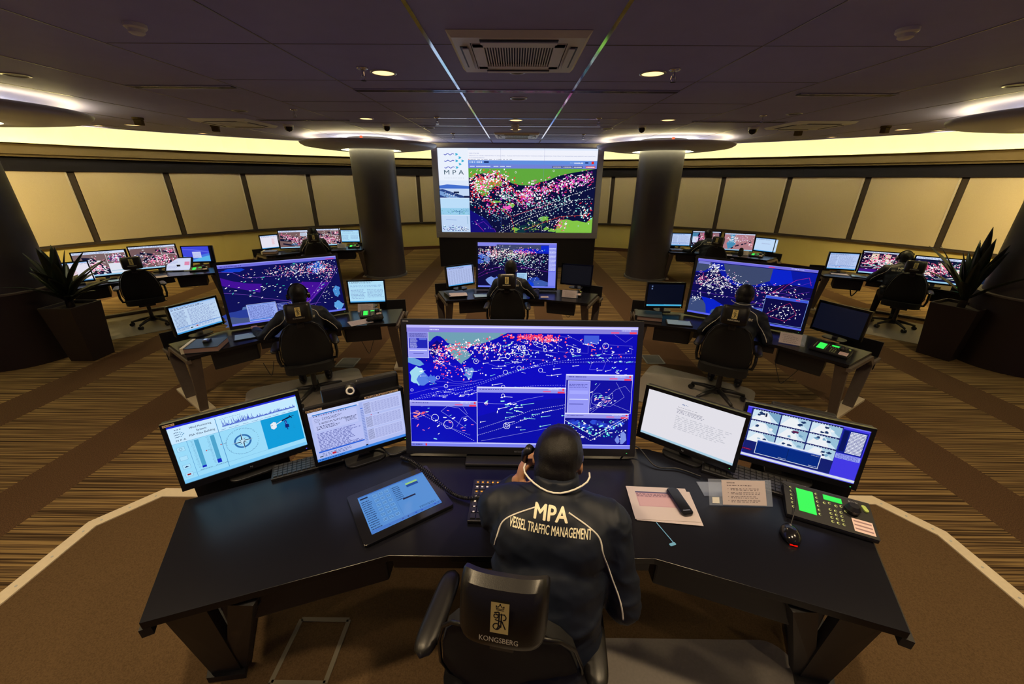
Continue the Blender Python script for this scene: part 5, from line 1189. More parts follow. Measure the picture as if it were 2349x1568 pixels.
def mouse(lab, x, y, z, yaw, red=False):
    t = thing('computer_mouse', lab, 'mouse', (x,y,z), yaw)
    m = MB(); m.ell((0,0,0.012), (0.040,0.058,0.032), 24, 12)
    m.v = [(v[0], v[1], max(v[2], 0.001)) for v in m.v]
    m.build('shell', M_GLOSSB, t, smooth=True)
    MB().cyl((-0.004,0.030,0.034),(0.004,0.030,0.034),0.009,n=12).build('wheel', M_GREY, t)
    if red:
        q = CV(0.03,0.008,(230,20,8),1); q.build('tail_light', M_SC, t, T(-0.015,-0.057,0.003,0,PI/2))
    return t
def stand_sign(lab, x, y, z, yaw, w_=0.31, h_=0.125, paper=(0.065,0.215), lean=0.45, heading=True, slip=True):
    t = thing('acrylic_stand', lab, 'sign holder', (x,y,z), yaw)
    ca, sa = math.cos(lean), math.sin(lean)
    M = T(0,0,0.004,0,lean)      # leans back
    MB().box((0,0.0,h_/2), (w_,0.003,h_), T(0,0,0.002,0,-(PI/2-lean-0.55)) ).build('front_pane', M_ACR, t)
    Mf = T(0,0,0.002,0,-(PI/2-lean-0.55))
    MB().box((0, 0.11, 0.0025), (w_,0.10,0.003)).build('foot_pane', M_ACR, t)
    c = CV(paper[1], h_*0.94, (196,184,190), 3)
    if heading: c.text('REMINDER', .12, .13, .006, (60,50,60), 'l', .015)
    c.greek(.12,.18,.75,.25,1,(70,60,75),.9)
    for k in range(4): c.rect(.13,.34+.16*k,.15,.36+.16*k,(70,60,75)); c.greek(.2,.31+.16*k,.92,.42+.16*k,2,(80,70,84),.75)
    c.build('instruction_sheet', print_mat(), t, Mf @ T(-w_/2+paper[0],-0.0022,h_*0.03,0,PI/2))
    if slip:
        c = CV(.035,.028,(225,225,225),4); c.build('label_slip', print_mat(), t, Mf @ T(-w_/2+0.014,-0.0022,h_*0.08,0,PI/2))
    return t
def phone(lab, x, y, z, yaw, s=1.0, detail=True):
    t = thing('desk_phone', lab, 'phone console', (x,y,z), yaw)
    W, D = .35*s, .20*s
    def up(p): return 0.020+0.035*(p+D/2)/D
    m = MB(); vs = [(-W/2,-D/2,0),(W/2,-D/2,0),(W/2,D/2,0),(-W/2,D/2,0),(-W/2,-D/2,0.022),(W/2,-D/2,0.022),(W/2,D/2,0.058),(-W/2,D/2,0.058)]
    m.add(vs, [(3,2,1,0),(4,5,6,7),(0,1,5,4),(1,2,6,5),(2,3,7,6),(3,0,4,7)]); m.build('body', M_BLACK, t, bevel=0.006)
    ang = math.atan2(0.036, D); M = T(-W/2,-D/2,0.0235,0,ang); 
    c = CV(W, D/math.cos(ang), (18,18,20), 9); G=(60,245,90); B=(205,225,150)
    c.rect(.0,.0,1,.02,(30,36,50)); c.rect(.42,.03,.425,.95,(6,6,8))
    c.poly([(.15,.12),(.35,.12),(.35,.80),(.15,.80)], G)
    c.rect(.47,.10,.68,.25,G); c.rect(.50,.10,.505,.25,(40,160,60))
    cols = []
    for k in range(6):
        for u in (.085,.39): c.disc(u,.15+.118*k,.0062*s,B,12); c.disc(u+.006,.15+.118*k,.0045*s,(24,24,26),10)
    for u,v in ((.47,.36),(.53,.33),(.60,.36),(.66,.33),(.70,.44)): c.disc(u,v,.0065*s,B,12); c.disc(u+.005,v,.0045*s,(24,24,26),10)
    for i in range(3):
        for j in range(4): c.disc(.52+.06*i,.52+.11*j,.0062*s,B,12); c.disc(.525+.06*i,.52+.11*j,.0043*s,(24,24,26),10)
    c.text('BOSCH', .76, .12, .008*s, (200,205,210), 'l', .02)
    c.rect(.745,.58,.965,.93,(225,200,200)); 
    for k in range(3): c.rect(.76,.63+.10*k,.95,.67+.10*k,(150,120,130))
    c.build('keypad', print_mat(), t, M @ T(0,0,0.0004))
    g = CV(.20*W,.68*D,G,2); g.c = [(*lin((60,250,90)),1)]*len(g.c)
    g.build('display', M_SC, t, M @ T(W*.15, D*.20, 0.002))
    g = CV(.21*W,.15*D,G,2); g.build('small_display', M_SC, t, M @ T(W*.47, D*.76, 0.002))
    m = MB(); m.cyl((W*.27,0.02,0.045),(W*.27,0.02,0.066),0.026,0.032,20); m.cyl((W*.27,0.02,0.066),(W*.27,0.02,0.085),0.030,0.020,20); m.build('microphone_knob', M_BLACK, t, smooth='auto')
    MB().prism(rrect(0.018,0.042,0.008), 0.051, 0.058, T(W*.43,D*.28,0,0.2)).build('talk_button', pm('button_green', (0.45,0.6,0.15), 0.4), t)
    return t
def tube_thing(name, lab, cat, pts, r, mat=M_BLACK, n=8, parent=None):
    sp = []
    P_ = [Vector(p) for p in pts]
    for i in range(len(P_)-1):
        p0 = P_[max(i-1,0)]; p1 = P_[i]; p2 = P_[i+1]; p3 = P_[min(i+2,len(P_)-1)]
        for k in range(8):
            q = k/8; sp.append(0.5*((2*p1)+(p2-p0)*q+(2*p0-5*p1+4*p2-p3)*q*q+(3*p1-p0-3*p2+p3)*q**3))
    sp.append(P_[-1])
    o = MB().tube(sp, r, n).build(name, mat, parent, smooth=True)
    if not parent: tag(o, lab, cat)
    return o, sp
# front desk
t = thing('touch_tablet', 'slanted touch screen panel with button grid on the front desk, left of the person', 'touch screen', (-0.5625,1.462,ZF), 0.60)
MB().prism(rrect(.43,.345,.015), 0.0, 0.016).build('body', M_GLOSSB, t, bevel=0.003)
pic_tablet().build('display', M_SC, t, T(-.34/2,-.258/2,0.0165))
keyboard('black keyboard behind the wind monitor on the front desk', -1.145, 1.725, ZF, 0.45, w_=.36)
keyboard('long black keyboard under the two right monitors of the front desk', 1.27, 1.665, ZF, -0.50, w_=.44)
def dp(c):
    c.rect(.13,.16,.78,.62,(176,142,160)); c.rect(.13,.16,.78,.20,(60,60,110)); c.greek(.14,.22,.76,.32,3,(70,50,80),.8); c.rect(.15,.34,.74,.60,(186,154,170))
sheet('paper_sheet', 'pinkish printed sheet on the front desk right of the person, topmost of its pile', 'paper', 0.742,1.475,ZF+0.003,-0.05,.305,.215,dp)
sheet('paper_sheet', 'lower sheet of the paper pile on the front desk', 'paper', 0.752,1.462,ZF+0.0012,-0.10,.305,.215,None)
t = thing('mobile_phone', 'glossy black handset lying on the printed sheet of the front desk', 'phone', (0.832,1.478,ZF+0.005), 0.12)
MB().prism(rrect(.062,.175,.02,6), 0.0, 0.017).build('body', M_GLOSSB, t, bevel=0.006, seg=3)
MB().prism(rrect(.036,.006,.002,3), 0.0171, 0.019, T(0,-.065,0)).build('button', M_STEEL, t)
stand_sign('acrylic stand with the instruction sheet on the front desk, left of the phone console', 1.135,1.465,ZF,-0.02)
phone('black phone console with glowing green displays on the front desk', 1.515,1.415,ZF,-0.44)
mouse('black mouse with a red tail light below the front phone console', 1.262,1.29,ZF,-0.35,True)
tube_thing('mouse_cable', 'thin cable from the mouse over the front phone console', 'cable', [(1.29,1.335,ZF+.012),(1.36,1.42,ZF+.048),(1.40,1.50,ZF+.062),(1.36,1.585,ZF+.066),(1.30,1.62,ZF+.02)], 0.0022)
tb = thing('laminated_card', 'clear card edge glinting below the papers on the front desk', 'card', (0.70,1.30,ZF), 0.35)
MB().box((0,0,0.001), (0.004,0.125,0.002)).build('edge', pm('blue_clear_edge', (0.15,0.4,0.7), 0.2), tb)
MB().prism(rrect(.03,.014,.005), 0, 0.003, T(-.01,-.06,0)).build('corner', pm('blue_clear_edge', (0.15,0.4,0.7), 0.2), tb)
kp = keyboard('small keypad with lit legends, partly hidden behind the left shoulder at the front desk', -0.10, 1.475, ZF, -0.02, w_=.22, n=7, r=7)
q = CV(.20,.25,(10,10,12),5); q.v=[];q.f=[];q.c=[]
for i in range(7):
    for j in range(7): q.rect(.05+.13*i,.05+.13*j,.05+.13*i+.05,.05+.13*j+.035,(240,180,60) if j in (0,2) else (235,235,240))
q.build('key_legends', print_mat(), kp, T(-.10,-.125,0.0245))
# handset cord: coiled
o, sp = tube_thing('cable_core', '', '', [(-0.64,1.78,ZF+.02),(-0.56,1.74,ZF+.02),(-0.44,1.63,ZF+.03),(-0.32,1.52,ZF+.02),(-0.24,1.48,ZF+.02),(-0.16,1.47,ZF+.035)], 0.002)
bpy.data.objects.remove(o)
hx = []
for i in range(len(sp)-1):
    a, b = sp[i], sp[i+1]; t_ = (b-a).normalized(); u = t_.orthogonal().normalized(); v = t_.cross(u)
    for k in range(10):
        f = (i+k/10)*2*PI*1.4; hx.append(a.lerp(b, k/10)+(u*math.cos(f)+v*math.sin(f))*0.008)
tag(MB().tube(hx, 0.0028, 5).build('coiled_cord', M_BLACK, smooth=True), 'black coiled handset cord crossing the front desk behind the touch panel', 'cord')
tube_thing('cable', 'loose black cable bundle behind the document monitor of the front desk', 'cable', [(-0.95,1.80,ZF+.01),(-0.80,1.86,ZF+.03),(-0.70,1.80,ZF+.02),(-0.60,1.86,ZF+.015),(-0.45,1.88,ZF+.012)], 0.006)
tube_thing('cable', 'thin black cable looping between the big and the white monitor on the front desk', 'cable', [(0.62,1.80,ZF+.01),(0.72,1.86,ZF+.05),(0.80,1.74,ZF+.01),(0.92,1.72,ZF+.01),(1.02,1.66,ZF+.01)], 0.004)
# webcam bar on the document monitor
wb = thing('monitor_light_bar', 'long black speaker bar behind the top of the document monitor', 'speaker bar', (-0.84,1.80,1.30), 0.52)
MB().box((0.03,0.05,0.045), (0.40,0.05,0.09)).build('bar', M_BLACK, wb, bevel=0.012)
MB().box((0.03,0.065,-0.19), (0.05,0.02,0.40)).build('support', M_BLACK, wb)
wc = thing('webcam', 'black webcam with a white ring clipped on the bar above the document monitor', 'webcam', (-0.865,1.79,1.335), 0.3)
MB().ell((0,0,0.04), (0.028,0.028,0.028)).build('body', M_BLACK, wc, smooth=True)
MB().lathe([(0.013,0.0),(0.022,0.0),(0.022,0.006),(0.013,0.006)], 24, closed=True, M=T(0,-0.024,0.036,0,PI/2-0.25)).build('ring', M_WHITE, wc, smooth=True)
MB().tube([(-0.02,0.02,0.02),(0.03,0.045,0.05),(0.07,0.05,0.045)], 0.007, 6).build('clip', M_CHROME, wc)
dk = thing('docking_box', 'low dark box standing behind the rightmost front desk monitor', 'box', (1.62,1.86,ZF-0.12), -0.457)
MB().box((0,0,0.22), (0.30,0.05,0.44)).build('body', M_BLACK, dk, bevel=0.01)
# other desks: phones, signs, books, papers
def at(k, x, y): 
    p = LP(k, x, y, 0.742); return p
for k, x, y, s, w1 in (('ml',0.83,0.42,.78,'middle left desk, behind the crumpled black cloth'),('mr',0.90,0.28,.95,'middle right desk'),('mc',0.86,0.42,.78,'desk before the video wall'),('bl',0.90,0.42,.8,'far left desk'),('br',0.84,0.42,.8,'far right desk'),('sl',0.82,0.42,.8,'left window desk, below the login screen'),('sr',0.80,0.30,.8,'right window desk, half hidden by leaves')):
    p = at(k, x, y); phone('phone console with green display on the %s' % w1, p.x, p.y, p.z, DK[k][2]-(0.25 if k not in ('mr',) else 0.30), s)
p = at('mr', 0.56, 0.27); stand_sign('acrylic sign stand beside the phone console of the middle right desk', p.x, p.y, p.z, DK['mr'][2]+0.05, .24, .13, (0.0,.20), heading=False, slip=False)
p = at('ml', 0.80, 0.60); stand_sign('acrylic sign stand behind the phone console of the middle left desk', p.x, p.y, p.z, DK['ml'][2]-.4, .22, .12, (0.0,.20), heading=False, slip=False)
p = at('mc', 0.80, 0.27); stand_sign('acrylic sign stand before the phone console of the desk before the video wall', p.x, p.y, p.z, DK['mc'][2]-.2, .24, .12, (0.0,.22), heading=False, slip=False)
p = at('bl', 0.62, 0.45); stand_sign('acrylic sign stand on the far left desk', p.x, p.y, p.z, DK['bl'][2], .22, .12, (0.0,.20), heading=False, slip=False)
p = at('br', 0.58, 0.45); stand_sign('acrylic sign stand on the far right desk', p.x, p.y, p.z, DK['br'][2], .22, .12, (0.0,.20), heading=False, slip=False)
def book(lab, p, yaw, w_=.33, d_=.27, h_=.055, cover=None, cream=True, name='ring_binder'):
    t = thing(name, lab, 'binder' if name == 'ring_binder' else 'book', (p.x,p.y,p.z), yaw)
    m = MB(); m.box((0,0,0.002),(w_,d_,0.004)); m.box((0,0,h_-0.002),(w_,d_,0.004)); m.build('cover', cover or pm('teal_cover',(0.02,0.035,0.045),0.4), t)
    MB().box((0.006,0,h_/2),(w_-0.02,d_-0.01,h_-0.008)).build('pages', pm('page_edges',(0.40,0.26,0.22),0.7), t)
    MB().box((-w_/2+0.010,0,h_/2+0.003),(0.030,d_+.002,h_+0.008)).build('spine', M_CREAM if cream else M_BLACK, t, bevel=0.002)
    return t
b1 = book('thick cream-spined binder at the left end of the middle left desk', at('ml',-0.90,0.20), DK['ml'][2]-0.28)
p = at('ml',-0.88,0.22); hg = thing('hole_punch', 'little chrome and black punch lying on the cream-spined binder', 'hole punch', (p.x,p.y,p.z+.056), 0.3)
MB().box((0,0,0.012),(0.05,0.10,0.024)).build('base', M_BLACK, hg, bevel=0.004); MB().box((0,-0.03,0.03),(0.035,0.05,0.02)).build('lever', M_CHROME, hg, bevel=0.004)
book('dark binder at the left end of the middle right desk', at('mr',-1.0,0.27), DK['mr'][2]+0.3, cream=False)
book('dark folder under the sheet at the left end of the desk before the video wall', at('mc',-0.95,0.33), 0.5, .30,.24,.03, cream=False)
book('cream-spined binder at the left end of the far left desk', at('bl',-0.98,0.34), DK['bl'][2]-.2, .30,.24,.06)
book('binder lying at the left end of the far right desk', at('br',-0.95,0.35), DK['br'][2]+.3, .28,.22,.03, cream=False)
G1 = 'clear blue-white touch tablets on the desks'
for k, x, y, r, lab in (('ml',-0.52,0.36,.05,'white lit tablet on the middle left desk beside the typing hand'),('mr',-0.62,0.28,.35,'pale blue tablet at the left of the middle right desk'),('mc',-0.52,0.30,.25,'pale blue tablet on the desk before the video wall'),('sl',-0.30,0.35,0.0,'tablet on the left window desk under the leaves'),('sr',-0.52,0.36,.1,'tablet at the left of the right window desk')):
    p = at(k, x, y); sheet('tablet', lab, 'tablet', p.x, p.y, p.z, DK[k][2]+r, .30,.20, lambda c: (c.rect(.04,.06,.96,.94,(150,190,235)), c.rect(.5,.1,.9,.2,(90,130,200))), (24,26,34), .010, mat=M_BLACK)
for k, x, y, r, lab in (('ml',0.66,0.24,.1,'loose sheet on the right wing of the middle left desk'),('mc',-0.90,0.24,.25,'sheet on the dark folder at the desk before the video wall'),('mc',0.42,0.30,0,'small sheet beside the hand at the desk before the video wall'),('sl',0.2,0.25,0,'papers on the left window desk right of the empty chair'),('sr',-0.85,0.40,.3,'sheets at the left end of the right window desk'),('bl',0.1,0.32,0,'papers on the far left desk'),('br',0.2,0.3,0,'papers on the far right desk')):
    p = at(k, x, y); dz = 0.032 if (k == 'mc' and x < -.8) else 0
    w1 = .12 if 'small' in lab else .27
    sheet('paper_sheet', lab, 'paper', p.x, p.y, p.z+dz, DK[k][2]+r, w1, w1*.7, lambda c: c.greek(.1,.1,.9,.9,9,(170,140,140),.8))
keyb = at('sl',-0.1,0.3); keyboard('white keyboard on the left window desk beside the empty chair', keyb.x, keyb.y, keyb.z, DK['sl'][2], M_WHITE, .38)
p = at('ml',0.83,0.24); bm_ = MB(); rr = random.Random(5)
for i in range(9): bm_.ell((rr.uniform(-.07,.07), rr.uniform(-.045,.045), .03), (rr.uniform(.04,.06), rr.uniform(.03,.045), rr.uniform(.02,.035)), 14, 8)
bm_.v = [(v[0]+.006*math.sin(v[1]*90), v[1]+.006*math.sin(v[0]*80), max(v[2]+.005*math.sin(v[0]*120+v[1]*70), .001)) for v in bm_.v]
tag(bm_.build('crumpled_pouch', M_FAB, None, smooth=True, loc=(p.x,p.y,p.z), rot=(0,0,.5)), 'crumpled black pouch before the phone console of the middle left desk', 'pouch')
p = at('br',0.50,0.20); tag(MB().cap((0,0,0.03),(0,0,0.13),.062,.045).build('helmet', M_FAB, None, smooth=True, loc=(p.x,p.y,p.z+.034)), 'round black cap standing on the far right desk', 'cap')
p = LP('sl',0.42,0.46,0.742)
monitor('touch_monitor', 'slanted white touch panel with a pink field on the left window desk', (-6.62,7.24,.765,.22,.62,.40,.25), (lambda c: (c.rect(.04,.06,.96,.94,(206,214,240)), c.rect(.74,.30,.95,.60,(216,130,170)), c.greek(.08,.25,.5,.45,3,(150,160,220),.6), c.greek(.08,.6,.6,.85,4,(140,150,210),.6), c)[-1])(CV(.40,.25,(190,200,236),9)), ZT, led=None, cat='touch screen')
# cables hanging under desks
for k, x, y, w1, dp_, lab in (('ml',0.62,0.25,.20,.26,'thin cable hanging below the right wing of the middle left desk'),('mr',0.45,0.2,.26,.26,'thin cable hanging below the right wing of the middle right desk'),('mc',0.72,0.25,.16,.12,'thin cable hanging below the right wing of the desk before the video wall'),('sr',-0.62,0.25,.14,.17,'thick cable loop below the left wing of the right window desk'),('br',-0.62,0.3,.22,.12,'cable loop below the left wing of the far right desk'),('sl',0.62,0.3,.2,.10,'cable loop below the right wing of the left window desk'),('ml',-0.42,-0.06,.1,.16,'headset cord hanging left of the middle left chair')):
    a = LP(k,x,y,.56); b = LP(k,x+w1,y,.56); c_ = LP(k,x+w1*.45,y,.56-dp_)
    tube_thing('hanging_cable', lab, 'cable', [a, a.lerp(c_,.6)+Vector((0,0,-.02)), c_, b.lerp(c_,.6)+Vector((0,0,-.02)), b], .010 if 'thick' in lab else .0035)

# ================================================================== POTTED PLANTS
def plant(lab, x, y, rz, seed, n=26, avoid=(0,0), spread=1.0, top=.215, bot=.16, h_=.79, L0=.75, lean=(0,0), pot=True):
    t = thing('potted_plant', lab, 'plant', (x,y,0), rz, None); rr = random.Random(seed)
    o = []
    m = MB(); vs = []
    for s, z in ((bot,0),(top,h_),(top-.018,h_),(top-.03,h_-.06)):
        vs += [(-s,-s,z),(s,-s,z),(s,s,z),(-s,s,z)]
    fs = [(3,2,1,0)]
    for a in range(3):
        for k in range(4): fs.append((a*4+k,a*4+(k+1)%4,(a+1)*4+(k+1)%4,(a+1)*4+k))
    m.add(vs, fs); m.build('pot', M_POT, t, bevel=.006)
    MB().box((0,0,h_-.05),(2*top-.05,2*top-.05,.02)).build('soil', M_SOIL, t)
    st = MB(); st.tube([(0,0,h_-.05),(.01,0,h_+.08),(.0,.01,h_+.16)], [.045,.04,.03], 10); st.build('stem', M_SOIL, t, smooth=True)
    for i in range(n):
        az = i*2.4+rr.uniform(-.3,.3); el = rr.uniform(.48,1.45); L = L0*rr.uniform(.7,1.1); wd = rr.uniform(.050,.070)
        d = Vector((math.cos(az)*math.cos(el)*spread, math.sin(az)*math.cos(el)*spread, math.sin(el))); d += Vector((lean[0],lean[1],0)); d.normalize()
        tip = Matrix.Rotation(rz, 3, 'Z') @ (d*L); mid_ = tip*.5
        if min(math.hypot(x+tip.x-avoid[0], y+tip.y-avoid[1]), math.hypot(x+mid_.x-avoid[0], y+mid_.y-avoid[1])) < .62: continue
        side = d.cross(Vector((0,0,1))).normalized(); upv = side.cross(d).normalized()
        vs = []; fs = []; N = 9; base = Vector((0,0,h_+.02+.012*(i%12)))
        for k in range(N+1):
            q = k/N; w1 = wd*(0.45+1.1*q if q < .45 else 0.945*(1-((q-.45)/.55)**1.7))+.0012
            c_ = base+d*(L*q)+Vector((0,0,-.28*L*q*q*math.cos(el)))
            vs += [c_-side*w1+upv*(.25*w1), c_, c_+side*w1+upv*(.25*w1)]
        for k in range(N): a = 3*k; fs += [(a,a+1,a+4,a+3),(a+1,a+2,a+5,a+4)]
        ob = MB().add(vs, fs).build('leaf', M_LEAF, t, smooth=True); md = ob.modifiers.new('thick','SOLIDIFY'); md.thickness = .004
    return t
plant('broad-leaved plant in a tall dark square pot at the left', -6.08, 5.03, 0.03, 4, 36, (-7.0,5.07), 1.0, L0=.72)
plant('long-leaved plant in a tall black square pot at the right', 6.40, 5.36, 0.42, 11, 32, (7.08,5.12), 1.0, .25, .19, .79, .95)

# ================================================================== PEOPLE
from mathutils import noise as mnoise
DG = None
def remesh(mb, voxel, smooth_it=4, disp=None):
    """one continuous surface out of overlapping limbs"""
    me = mb.mesh('tmp'); o = bpy.data.objects.new('tmp', me); COL.objects.link(o)
    bm = bmesh.new(); bm.from_mesh(me); bmesh.ops.recalc_face_normals(bm, faces=bm.faces); bm.to_mesh(me); bm.free()
    r = o.modifiers.new('r', 'REMESH'); r.mode = 'VOXEL'; r.voxel_size = voxel; r.use_smooth_shade = True
    s = o.modifiers.new('s', 'SMOOTH'); s.iterations = smooth_it; s.factor = 0.6
    dg = bpy.context.evaluated_depsgraph_get(); dg.update()
    me2 = bpy.data.meshes.new_from_object(o.evaluated_get(dg)); bpy.data.objects.remove(o)
    if disp:
        ns = [v.normal.copy() for v in me2.vertices]
        for v, n_ in zip(me2.vertices, ns): v.co = v.co + n_*disp(v.co)
    me2.update()
    for p in me2.polygons: p.use_smooth = True
    return me2
def mobj(name, me, mat, parent):
    me.materials.clear(); me.materials.append(mat); me.name = name
    o = bpy.data.objects.new(name, me); COL.objects.link(o); o.parent = parent; return o
def project(me, pts, d, off=0.003):
    bvh = BVHTree.FromPolygons([v.co for v in me.vertices], [tuple(p.vertices) for p in me.polygons])
    d = Vector(d).normalized(); out = []
    for p in pts:
        p = Vector(p); h = bvh.ray_cast(p-d*1.5, d)
        out.append(h[0]+h[1]*off if h[0] is not None else None)
    return out
def lettering(parent, me, rows, org, U, V, d, name='back_lettering'):
    """flat words laid on the back of a jacket"""
    U, V = Vector(U), Vector(V); m = MB()
    for txt, vc, hh, wd, bold in rows:
        vs, fs, x0, x1, y0, y1 = glyphs(txt, bold); kx = wd/(x1-x0); ky = hh/(y1-y0)
        m.add([((p[0]-(x0+x1)/2)*kx, vc+(p[1]-y0)*ky, 0) for p in vs], fs)
    bm = bmesh.new(); tm = m.mesh('t'); bm.from_mesh(tm); bpy.data.meshes.remove(tm)
    for k_ in range(40):
        xx = -0.16+0.008*k_
        bmesh.ops.bisect_plane(bm, geom=bm.verts[:]+bm.edges[:]+bm.faces[:], plane_co=(xx,0,0), plane_no=(1,0,0))
    for k_ in range(16):
        bmesh.ops.bisect_plane(bm, geom=bm.verts[:]+bm.edges[:]+bm.faces[:], plane_co=(0,0.008*k_,0), plane_no=(0,1,0))
    P3 = [Vector(org)+U*v.co.x+V*v.co.y for v in bm.verts]
    pr = project(me, P3, d, 0.0018)
    for v, q, p in zip(bm.verts, pr, P3): v.co = q if q is not None else p
    t2 = bpy.data.meshes.new(name); bm.to_mesh(t2); bm.free()
    return mobj(name, t2, M_CREAM, parent)
def hand(m, wrist, palm_dir, up, curl=0.5, side=1, s=1.0):
    """palm, five unequal bent fingers; thumb off the side of the palm"""
    w_ = Vector(wrist); d = Vector(palm_dir).normalized(); n_ = Vector(up).normalized(); n_ = (n_-d*n_.dot(d)).normalized(); a = d.cross(n_)*side
    pc = w_+d*0.045*s
    Mx = Matrix((a, d, n_)).transposed().to_4x4(); Mx.translation = pc
    tmp = MB(); tmp.ell((0,0,0), (0.040*s,0.050*s,0.016*s), 14, 10); m.add([Mx @ Vector(v) for v in tmp.v], tmp.f)
    for i, (ax, L) in enumerate(((-0.028,0.072),(-0.010,0.082),(0.010,0.077),(0.028,0.060))):
        p = pc+a*ax*s+d*0.040*s; q = d.copy(); seg = L*s/3*1.15
        for k in range(3):
            ang = curl*(0.35+0.35*k); q2 = (q*math.cos(ang)-n_*math.sin(ang)).normalized(); 
            e = p+q2*seg*(1.1-.15*k); m.cap(tuple(p), tuple(e), (0.0092-.0009*k)*s, (0.0085-.0009*k)*s, 8); p = e; 
            n_2 = (n_*math.cos(ang)+q*math.sin(ang)); q = q2
    p = pc-a*0.036*s-d*0.018*s; q = (d*0.55-a*0.75-n_*0.25).normalized(); e = p+q*0.038*s; m.cap(tuple(p), tuple(e), 0.0125*s, 0.0105*s, 8)
    q = (d*0.85-a*0.25-n_*0.45*curl).normalized(); m.cap(tuple(e), tuple(e+q*0.032*s), 0.0105*s, 0.0088*s, 8)
def person(lab, x, y, yaw, z0, s=1.1, headturn=0.0, headtilt=0.0, voxel=0.012, arms=None, headset=False, text=True, lean=0.0, fine=False, hs=1.13, glasses=False, collar_col=None, textup=.03, hdz=0, sway=0.0):
    t = thing('person', lab, 'person', (x, y, z0), yaw)
    t.scale = (s, s, s)
    L = lean
    hip = Vector((0,0,.54)); waist = Vector((sway*.3,.05+L*.3,.72)); chest = Vector((sway*.7,.13+L*.7,.90)); nb = Vector((sway,.22+L,1.035)); hd = Vector((sway*1.1,.30+L*1.15,1.165-.03*abs(L)*3+hdz)); sh = Vector((sway*.9,.18+L*.95,1.0))
    arms = arms or {}
    Ls = sh+Vector((-.192,0,-.045)); Rs = sh+Vector((.192,0,-.045))
    Le = Vector(arms.get('le', (-.30,.22,.76))); Lw = Vector(arms.get('lw', (-.20,.46,.79))); Re = Vector(arms.get('re', (.30,.22,.76))); Rw = Vector(arms.get('rw', (.20,.46,.79)))
    # jacket
    j = MB()
    j.ell(hip+Vector((0,.0,.06)), (.185,.150,.13), 20, 12); j.ell(waist, (.198,.142,.17), 20, 12); j.ell(chest, (.200,.130,.185), 20, 12); j.ell((hip+waist)/2, (.202,.150,.14), 20, 12)
    j.cap(tuple(sh+Vector((-.10,0,-.012))), tuple(sh+Vector((.10,0,-.012))), .075); j.cap(tuple(chest+Vector((-.08,.0,.03))), tuple(chest+Vector((.08,0,.03))), .13)
    j.cap(tuple(sh+Vector((0,.01,.02))), tuple(nb+Vector((0,.0,.0))), .085, .072); j.cyl(nb+Vector((0,-.005,-.04)), nb+Vector((0,.022,.068)), .086, .082, 24)
    for S, E_, W_ in ((Ls,Le,Lw),(Rs,Re,Rw)):
        j.cap(tuple(S), tuple(E_), .083, .064); j.cap(tuple(E_), tuple(E_.lerp(W_, .84)), .064, .043); j.cap(tuple(sh.lerp(S, .5)), tuple(S), .09, .085)
    j.ell(chest.lerp(waist, .5)+Vector((0,-.012,0)), (.200,.140,.15), 20, 12)
    def dj(c):
        rd_ = lambda q: (1-abs(mnoise.noise(q)))**3
        a = .006*mnoise.noise(c*6)
        lim = min(1.0, max(0.0, (abs(c.x)-.13)/.08)); low = min(1.0, max(0.0, (.84-c.z)/.10))
        k_ = .25+.75*max(lim, low)
        a += k_*(.010*rd_(Vector((c.x*7+c.z*5, c.y*5, c.z*11-c.x*3)))+.006*rd_(Vector((c.x*15, c.y*9, c.z*24+abs(c.x)*14)))-.007)
        return a
    jm = remesh(j, voxel, 9, dj)
    mobj('jacket', jm, M_JACK, t)
    # the body: head, neck, arms and hands in one surface
    b = MB()
    R_ = Matrix.Rotation(headturn, 3, 'Z') @ Matrix.Rotation(-headtilt, 3, 'X')
    def hp_(v): return hd+R_ @ (Vector(v)*hs)
    b.ell(hd, (.074*hs,.092*hs,.102*hs), 22, 16, rot=(-headtilt,0,headturn)); b.ell(hp_((0,.030,-.055)), (.054*hs,.060*hs,.060*hs), 18, 12)
    b.cap(tuple(nb+Vector((0,0,-.06))), tuple(hp_((0,-.02,-.05))), .056, .053)
    b.cap(tuple(hp_((0,.088,-.005))), tuple(hp_((0,.108,-.03))), .010, .015, 8)
    for q in (-1, 1):
        b.ell(hp_((q*.077,-.004,-.012)), (.010,.019,.031), 12, 8, rot=(0,0,headturn+q*.25)); b.ell(hp_((q*.030,.078,.012)), (.020,.016,.010), 10, 6)
    b.cap(tuple(hp_((-.018,.083,-.062))), tuple(hp_((.018,.083,-.062))), .009, n=8)
    b.cap(tuple(nb+Vector((0,0,-.06))), tuple(chest), .05)
    for S, E_, W_, hn in ((Ls,Le,Lw,'l'),(Rs,Re,Rw,'r')):
        b.cap(tuple(chest), tuple(S), .04); b.cap(tuple(S), tuple(E_), .04, .038); b.cap(tuple(E_), tuple(W_), .036, .028)
        d = (W_-E_).normalized(); dr = Vector(arms.get(hn+'d', tuple(Vector((d.x*.3, d.y+.3, -.05))))); up = Vector(arms.get(hn+'u', (0,0,1)))
        hand(b, W_, dr, up, arms.get(hn+'c', .5), -1 if hn == 'l' else 1)
    mobj('body', remesh(b, min(voxel, .0085) if not fine else .0055, 2), M_SKIN, t)
    # hair
    h = MB(); h.ell(hp_((0,-.010,.018)), (.083*hs,.098*hs,.096*hs), 24, 16, rot=(-headtilt,0,headturn)); h.ell(hp_((0,-.048,-.035)), (.072*hs,.058*hs,.070*hs), 18, 12); h.ell(hp_((0,.015,.050)), (.074*hs,.080*hs,.064*hs), 18, 12)
    def dh(c): return .0018*mnoise.noise(c*30)+.0022*mnoise.noise(Vector((c.x*150, c.y*28, c.z*28)))
    hm = remesh(h, .008 if fine else .011, 1, dh)
    bm = bmesh.new(); bm.from_mesh(hm)
    Ri = R_.transposed(); kill = []
